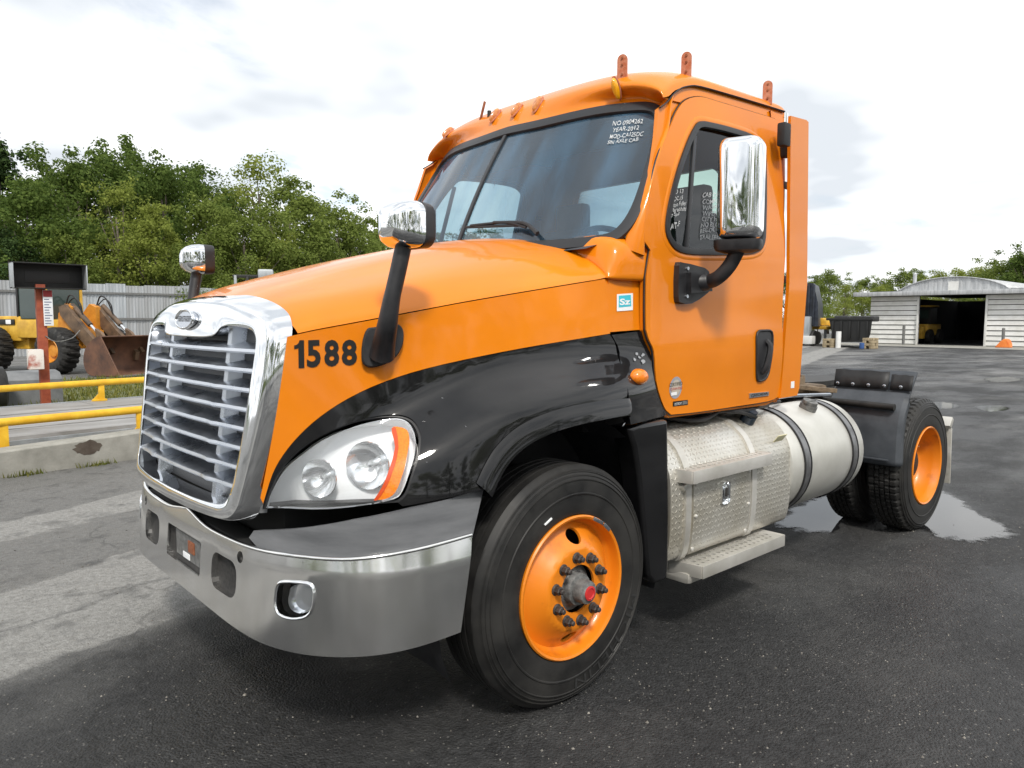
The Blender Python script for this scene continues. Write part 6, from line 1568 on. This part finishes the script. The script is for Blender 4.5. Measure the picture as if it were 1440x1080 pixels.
mb = MB(); mb.box((HX-9, yl+.1, zf0/2), (17.8, .12, zf0)); mb.box((HX-9, yr-.1, zf0/2), (17.8, .12, zf0)); mb.box((HX-18, (yl+yr)/2, zf0/2), (.12, yr-yl, zf0)); mb.box((HX-9, (yl+yr)/2, zf0+.3), (17.8, yr-yl, .1)); hb(mb, 'inside_walls', SHED)
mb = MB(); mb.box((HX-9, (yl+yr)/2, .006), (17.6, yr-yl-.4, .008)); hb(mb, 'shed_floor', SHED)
mb = MB(); a_ = hp2(1271, 396); mb.cyl((HX-2, a_[0], zf1), (HX-2, a_[0], zf1+1.3), .12, 10); hb(mb, 'flue_pipe', GABLE)
# apron and posts
mb = MB(); mb.add([(HX-.05, yl-2, .008), (HX-.05, yr, .008), (HX+5.5, yr, .008), (HX+4.6, yl-2, .008)], [(3, 2, 1, 0)]); o = mb.build('apron', CONC, smooth=False); o['kind'] = 'structure'
for k, (px, py0, py1) in enumerate(((1270, 457, 485), (1410, 462, 486))):
    q_ = onp((px, py1), 'x', HX+1.2); t_ = onp((px, py0), 'x', HX+1.2); mb = MB(); mb.cyl((HX+1.2, q_[1], 0), (HX+1.2, q_[1], t_[2]), .09, 12); mb.lathe([(.09, 0), (.06, .04), (.001, .05)], (HX+1.2, q_[1], t_[2]), 'z', 12); o = mb.build('bollard', GREY)
    tag(o, ('grey steel bollard by the siding between dump body and doorway', 'grey steel bollard by the siding next to the orange chute')[k], 'bollard', 'bollards at the hangar')
# machine in the doorway
q_ = onp((1299, 480), 'x', HX-3)
FK = empty('yellow_machine', (HX-3, q_[1]-.75, 0)); tag(FK, 'yellow machine parked in the dark hangar doorway', 'machine')
def fk(name, c_, d_, m, bev=.05): mbx = MB(); mbx.box(c_, d_, bev); return mbx.build(name, m, FK)
fk('body', (-1, .3, 1.0), (2.6, 1.6, .8), YELM); fk('cab_frame', (-1.2, .3, 2.0), (1.3, 1.3, 1.2), BLK); fk('cab_roof', (-1.2, .3, 2.7), (1.5, 1.5, .12), YELM); fk('counterweight', (.6, .3, .8), (.6, 1.3, .9), YELM, .1); fk('window', (-.53, .45, 2.1), (.03, .7, .6), GLASSM, .01)
for sy in (-.55, 1.15):
    for sx2 in (.1, -1.8):
        mbx = MB(); mbx.lathe([(.2, -.14), (.48, -.15), (.52, -.1), (.52, .1), (.48, .15), (.2, .14), (.001, .10)], (sx2, sy, .52), 'y', 24); mbx.build('wheel', TYRE, FK)
q_ = onp((1412, 489), 'x', HX+2.0); OCH = noisy(mat('orange_plastic', (.80, .20, .03), .5), (.70, .15, .02), (.85, .26, .05), 4, 4)
mb = MB(); mb.prism([(-.45, 0), (.38, 0), (.35, .24), (.25, .50), (.04, .56), (-.15, .40)], -.3, .3, lambda u, v, h: (HX+2.0+h, q_[1]+u, v)); o = mb.build('orange_chute', OCH); bv = o.modifiers.new('edge', 'BEVEL'); bv.width = .05; bv.segments = 2
tag(o, 'bright orange plastic chute on the ground beside the hangar wall', 'chute')
# black dump body on cribbing
DX = -42.8
def yz(px, py, x=DX): q_ = onp((px, py), 'x', x); return q_[1], q_[2]
DB = empty('dump_body', (DX, yz(1195, 489)[0], 0)); tag(DB, 'black steel dump body propped on wood blocks in front of the hangar', 'dump body')
def db(mbx, name, m): o = mbx.build(name, m, DB); o.matrix_parent_inverse = Matrix.Translation(-DB.location); return o
P_ = [yz(*p) for p in ((1166, 450), (1172, 447), (1224, 446), (1227, 448), (1224, 470), (1219, 481), (1174, 481), (1170, 468))]
vd = Vector((DX-CP[0], DB.location.y-CP[1], 0)).normalized()
mb = MB(); mb.prism(P_, 4.0, 0, lambda u, v, h: (DX+vd.x*h, u+vd.y*h, v)); db(mb, 'body_shell', BLK)
a_, b_ = yz(1162, 450), yz(1228, 446); mb = MB(); mb.box((DX-.02, (a_[0]+b_[0])/2, a_[1]+.05), (.14, abs(b_[0]-a_[0]), .14), .02); db(mb, 'top_rail', BLK)
for k in range(5):
    f = (k+.5)/5; y_ = P_[0][0]*(1-f)+P_[3][0]*f; mb = MB(); mb.box((DX+.03, y_, P_[0][1]*.55+P_[6][1]*.45), (.08, .10, (P_[0][1]-P_[6][1])*.8), .01); db(mb, 'tailgate_rib', BLK)
mb = MB(); r = random.Random(6)
for k in range(8): mb.box((DX-.9-.1*k, P_[0][0]+.5+.19*k, P_[0][1]+.08), (.9, .5+.4*r.random(), .2+.2*r.random()), .09)
db(mb, 'tarp_bundle', noisy(mat('black_tarp', (.03, .03, .03), .6), (.02, .02, .02), (.05, .05, .052), 6))
TIMB = noisy(mat('weathered_timber', (.34, .27, .17), .85), (.22, .17, .10), (.42, .34, .22), 3, 6, stretch=(4, 4, 1))
for k, (pa, pb_, lab) in enumerate((((1161, 476), (1176, 490), 'stacked timber crib under the dump body, beside the white post'), ((1217, 475), (1231, 491), 'stacked timber crib under the dump body, beside the blue drum'))):
    a_, b_ = yz(*pa, DX+.6), yz(*pb_, DX+.6); CBx = empty('timber_crib', (DX+.6, (a_[0]+b_[0])/2, 0)); tag(CBx, lab, 'timber'); hgt = a_[1]
    for i in range(4):
        for s in (-1, 1):
            mb = MB(); w2 = abs(b_[0]-a_[0]); z_ = hgt*(i+.5)/4
            mb.box((0, s*w2*.32, z_) if i % 2 == 0 else (s*.25, 0, z_), (.8, w2*.34, hgt/4-.01) if i % 2 == 0 else (.3, w2, hgt/4-.01), .01); mb.build('timber', TIMB, CBx)
a_, b_ = yz(1176, 466, DX+.9), yz(1182, 491, DX+.9); mb = MB(); mb.cyl((DX+.9, (a_[0]+b_[0])/2, 0), (DX+.9, (a_[0]+b_[0])/2, a_[1]), abs(b_[0]-a_[0])/2, 12); o = mb.build('white_post', SIDING); tag(o, 'short white post standing against the black dump body', 'post')
a_, b_ = yz(1209, 482, DX+.9), yz(1217, 491, DX+.9); mb = MB(); yc_ = (a_[0]+b_[0])/2; rr = abs(b_[0]-a_[0])/2; mb.lathe([(rr*.95, 0), (rr, .03), (rr, a_[1]*.33), (rr*1.04, a_[1]*.35), (rr, a_[1]*.37), (rr, a_[1]-.02), (rr*.9, a_[1]), (.001, a_[1]-.01)], (DX+.9, yc_, 0), 'z', 20); o = mb.build('drum', mat('blue_drum', (.04, .10, .28), .5)); tag(o, 'small blue drum under the black dump body', 'drum')
# dark truck parked half hidden behind the orange cab
TX = -44.0; q_ = onp((1136, 487), 'x', TX)
TR = empty('parked_truck', (TX, q_[1], 0)); tag(TR, 'dark dump truck with pale front, half hidden behind the orange cab', 'truck')
def tr(mbx, name, m): o = mbx.build(name, m, TR); o.matrix_parent_inverse = Matrix.Translation(-TR.location); return o
P_ = [yz(*p, TX) for p in ((1105, 398), (1144, 398), (1150, 425), (1151, 459), (1105, 459))]
DKB = noisy(mat('dark_blue_body', (.02, .024, .035), .45), (.014, .016, .022), (.035, .042, .06), 3)
mb = MB(); mb.prism(P_, 5, 0, lambda u, v, h: (TX-.93*h, u-.37*h, v)); tr(mb, 'dump_box', DKB)
for k in range(3):
    a_ = yz(1132+7*k, 400, TX); b_ = yz(1134+7*k, 457, TX); mb = MB(); mb.box((TX+.05, a_[0], (a_[1]+b_[1])/2), (.1, .10, abs(a_[1]-b_[1])), .01); tr(mb, 'box_rib', DKB)
a_, b_ = yz(1120, 472, TX+.3), yz(1144, 484, TX+.3); mb = MB(); mb.box((TX+.3, (a_[0]+b_[0])/2, (a_[1]+b_[1])/2), (.5, abs(b_[0]-a_[0]), abs(a_[1]-b_[1])), .05); tr(mb, 'bumper', SIDING)
a_, b_ = yz(1118, 445, TX+.1), yz(1140, 473, TX+.1); mb = MB(); mb.box((TX+.1, (a_[0]+b_[0])/2, (a_[1]+b_[1])/2), (.4, abs(b_[0]-a_[0]), abs(a_[1]-b_[1])), .08); tr(mb, 'nose', ZINC)
for py in (1124, 1141):
    a_ = yz(py, 486, TX); mb = MB(); mb.lathe([(.2, -.15), (.46, -.16), (.5, -.1), (.5, .1), (.46, .16), (.2, .15), (.001, .1)], (TX-.2, a_[0], .5), 'y', 24); tr(mb, 'wheel', TYRE)
# yellow low trailer
q_ = onp((1157, 484), 'x', -47.0); YT = empty('low_trailer', (-47.0, q_[1], 0)); tag(YT, 'yellow low trailer between the dark truck and the dump body', 'trailer')
mb = MB(); mb.box((0, 0, 1.15), (3.0, 1.9, .22), .03); mb.build('bed', YELM, YT); mb = MB(); mb.box((.2, -.2, 1.55), (1.6, 1.2, .5), .08); mb.build('load', YELM, YT)
for s in (-.7, .7):
    mb = MB(); mb.box((1.2, s, .55), (.12, .14, 1.0), .01); mb.build('leg', ZINC, YT)
    mb = MB(); mb.lathe([(.2, -.12), (.42, -.12), (.45, 0), (.42, .12), (.2, .12), (.001, .08)], (-.6, s, .45), 'y', 20); mb.build('wheel', TYRE, YT)
# ================================================================== TREES
BARK = noisy(mat('bark', (.10, .08, .06), .9), (.06, .05, .04), (.14, .115, .09), 6, 6, stretch=(3, 3, .6))
LEAF = [leafmat('leaf_dark', (.055, .095, .018), (.150, .210, .048), .5), leafmat('leaf_mid', (.11, .155, .028), (.235, .29, .07), .5), leafmat('leaf_yellow', (.16, .20, .03), (.31, .355, .085), .5), leafmat('leaf_pine', (.025, .052, .016), (.065, .105, .03), .3)]
def tree_meshes(seed, H, RX, leaf, nleaf, kind):
    r = random.Random(seed); tb = MB()
    pts = [(0, 0, -.1)]; x = y = 0
    for k in range(1, 6): x += r.uniform(-.12, .12); y += r.uniform(-.12, .12); pts.append((x, y, H*.80*k/5))
    tb.tube(pts, [.20*H/10*(1-.15*k) for k in range(6)], 8)
    clumps = []
    nc = 46
    for k in range(nc):
        t = r.random()**.8; zc = H*(.16+.80*t)
        if kind == 'pine': prof = max(.10, 1.0-t*.92)
        else: prof = math.sin(math.pi*min(1, (.20+.80*t)**.9))**.55*(1 if t < .75 else .9)
        a = r.uniform(0, 6.28); rad = RX*prof*math.sqrt(r.uniform(.15, 1.0)); cr_ = RX*r.uniform(.20, .36)*(1-.35*t)
        clumps.append((rad*math.cos(a), rad*math.sin(a), zc, cr_))
        if k < 12:
            b0 = Vector((0, 0, zc*.55)); e_ = Vector((rad*math.cos(a), rad*math.sin(a), zc)); tb.tube([b0, b0.lerp(e_, .5)+Vector((0, 0, -.1)), e_], [.06*H/10, .04*H/10, .012], 5)
    for k in range(9):      # thin shoots that break the outline
        a = r.uniform(0, 6.28); rad = RX*r.uniform(.0, .8); clumps.append((rad*math.cos(a), rad*math.sin(a), H*r.uniform(.90, 1.05)-rad*.18*H/RX*.35, RX*.13))
    V = []; F = []; tot = sum(c[3]**2 for c in clumps)
    for (cx_, cy_, cz_, cr_) in clumps:
        m_ = int(nleaf*cr_**2/tot)
        for i in range(m_):
            while True:
                d = Vector((r.gauss(0, 1), r.gauss(0, 1), r.gauss(0, .8)))
                if d.length > .1: break
            d.normalize(); q_ = Vector((cx_, cy_, cz_))+d*cr_*(r.uniform(.45, 1.08))*Vector((1, 1, .75)).length/1.6
            s = leaf*r.uniform(.6, 1.3); nn = (d+Vector((r.uniform(-.7, .7), r.uniform(-.7, .7), r.uniform(-.2, .9)))).normalized()
            u = nn.orthogonal().normalized(); u.rotate(Matrix.Rotation(r.uniform(0, 6.28), 3, nn)); w3 = nn.cross(u); i0 = len(V)
            V += [tuple(q_-u*s*.5), tuple(q_+w3*s*.34-nn*s*.06), tuple(q_+u*s*.5), tuple(q_-w3*s*.34-nn*s*.06)]; F.append((i0, i0+1, i0+2, i0+3))
    cm = bpy.data.meshes.new('crown'); cm.from_pydata(V, [], F)
    tm = bpy.data.meshes.new('trunk'); tm.from_pydata(tb.V, [], tb.F); tm.shade_smooth(); tm.materials.append(BARK)
    return tm, cm
VAR = [tree_meshes(1, 10, 3.6, .20, 11000, 'oak'), tree_meshes(2, 10, 3.1, .19, 10000, 'oak'), tree_meshes(3, 10, 4.2, .20, 12000, 'oak'), tree_meshes(4, 10, 2.7, .20, 9000, 'pine'), tree_meshes(5, 10, 3.3, .17, 7000, 'oak')]
CM = {}
def crown_mesh(v, l_):
    if (v, l_) not in CM:
        c_ = VAR[v][1].copy(); c_.name = 'crown'; c_.materials.clear(); c_.materials.append(LEAF[l_]); CM[(v, l_)] = c_
    return CM[(v, l_)]
SHP = ['round', 'upright', 'broad', 'tapering', 'airy']
ADJ = ['dense dark green', 'mid green leafy', 'pale yellow-green', 'dark layered evergreen']
def tree(x, y, h, v, l_, rz, label, group, wide=1.0):
    TRE = empty('tree', (x, y, 0), rz); s = h/10
    for nm, me in (('trunk', VAR[v][0]), ('crown', crown_mesh(v, l_))):
        o = bpy.data.objects.new(nm, me); COL.objects.link(o); o.parent = TRE; o.scale = (s*wide, s*wide, s)
    tag(TRE, label, 'tree', group); return TRE
rng = random.Random(21)
# behind the fence: pixel of the crown top and distance
left = [(-60, 190, 40, 3, 3), (5, 200, 43, 3, 3), (45, 262, 36, 2, 0), (75, 240, 47, 1, 0), (120, 232, 42, 0, 0), (150, 222, 46, 2, 0), (190, 214, 50, 1, 0), (178, 262, 38, 4, 2), (235, 232, 44, 0, 0), (268, 245, 50, 2, 0), (225, 300, 37, 1, 2), (300, 285, 42, 0, 1), (330, 262, 52, 4, 1), (372, 228, 50, 4, 2), (410, 262, 46, 1, 1), (440, 262, 54, 0, 1), (350, 310, 41, 2, 1), (480, 285, 52, 2, 1), (515, 300, 56, 1, 1), (545, 305, 60, 0, 1), (450, 320, 45, 2, 1), (585, 318, 60, 2, 1), (620, 322, 62, 1, 1), (20, 330, 34, 2, 3), (100, 330, 35, 0, 1), (270, 345, 37, 2, 1), (395, 335, 43, 0, 2), (660, 315, 64, 0, 0), (700, 318, 66, 2, 1), (-120, 230, 38, 0, 0), (520, 345, 49, 2, 1)]
POSL = ['beside the evergreens above the loader', 'above the weight display', 'above the loader bucket', 'beyond the corrugated fence', 'behind the hood mirror', 'behind the truck hood']
for k, (px, py, d, v, l_) in enumerate(left):
    p = at(px, d); h = at(px, d, py+(14 if px > 430 else 0))[2]; reg = POSL[0] if px < 30 else POSL[1] if px < 110 else POSL[2] if px < 210 else POSL[3] if px < 310 else POSL[4] if px < 460 else POSL[5]
    tree(p[0], p[1], h, v, l_, rng.uniform(0, 6.28), '%s %s tree %s' % (SHP[v], ADJ[l_], reg), '%s %s trees %s' % (SHP[v], ADJ[l_], reg), rng.uniform(.95, 1.15))
right = [(1145, 385, 86, 1, 1), (1165, 378, 92, 2, 1), (1190, 395, 78, 4, 2), (1185, 412, 72, 4, 2), (1212, 386, 90, 0, 1), (1240, 388, 95, 2, 1), (1268, 376, 88, 0, 1), (1290, 378, 98, 1, 1), (1320, 378, 92, 2, 2), (1345, 374, 84, 4, 2), (1372, 372, 90, 2, 2), (1395, 366, 78, 1, 1), (1420, 358, 74, 2, 1), (1445, 345, 70, 0, 0), (1470, 340, 72, 2, 0), (1235, 398, 76, 2, 2), (1300, 388, 80, 0, 2), (1150, 420, 74, 2, 1), (1500, 330, 74, 1, 0), (1105, 380, 90, 2, 0), (1060, 375, 92, 0, 1)]
for k, (px, py, d, v, l_) in enumerate(right):
    p = at(px, d); h = at(px, d, py+6)[2]; reg = 'left of the hangar canopy' if px < 1262 else 'above the arched hangar roof' if px < 1410 else 'past the orange chute end of the hangar'
    reg = reg.replace('left of', 'at the dump body side of')
    tree(p[0], p[1], h, v, l_, rng.uniform(0, 6.28), '%s %s tree %s' % (SHP[v], ADJ[l_], reg), '%s %s trees %s' % (SHP[v], ADJ[l_], reg), rng.uniform(1.0, 1.3))
# the yard goes on round the photographer: trees that only show as reflections
for k in range(13):
    a = R_(-28+14*k); d = 26+rng.uniform(-3, 7)
    tree(CP[0]+d*math.cos(a), CP[1]+d*math.sin(a), rng.uniform(9, 13), rng.randrange(5), rng.randrange(3), rng.uniform(0, 6.28), 'tree at the open side of the yard, mirrored in the chrome', 'trees mirrored in the chrome', 1.2)
# low hill beyond the yard
HILL = noisy(mat('wooded_hill', (.03, .05, .02), .95), (.018, .032, .010), (.055, .075, .022), .12, 8, bump=1.0, bscale=.4)
V = []; F = []; na = 90; nr = 5
for i in range(na+1):
    a = 2*math.pi*i/na
    for j in range(nr+1):
        t = j/nr; rr = 150+160*t; h = (5+3.5*math.sin(3*a+.6)+2.5*math.sin(7*a+1.3)+1.2*math.sin(17*a))*math.sin(math.pi*min(1, t*1.0))**.8
        V.append((rr*math.cos(a), rr*math.sin(a), h-.6))
for i in range(na):
    for j in range(nr): F.append((i*(nr+1)+j, (i+1)*(nr+1)+j, (i+1)*(nr+1)+j+1, i*(nr+1)+j+1))
o = mk('hill', V, F, HILL); o['kind'] = 'structure'
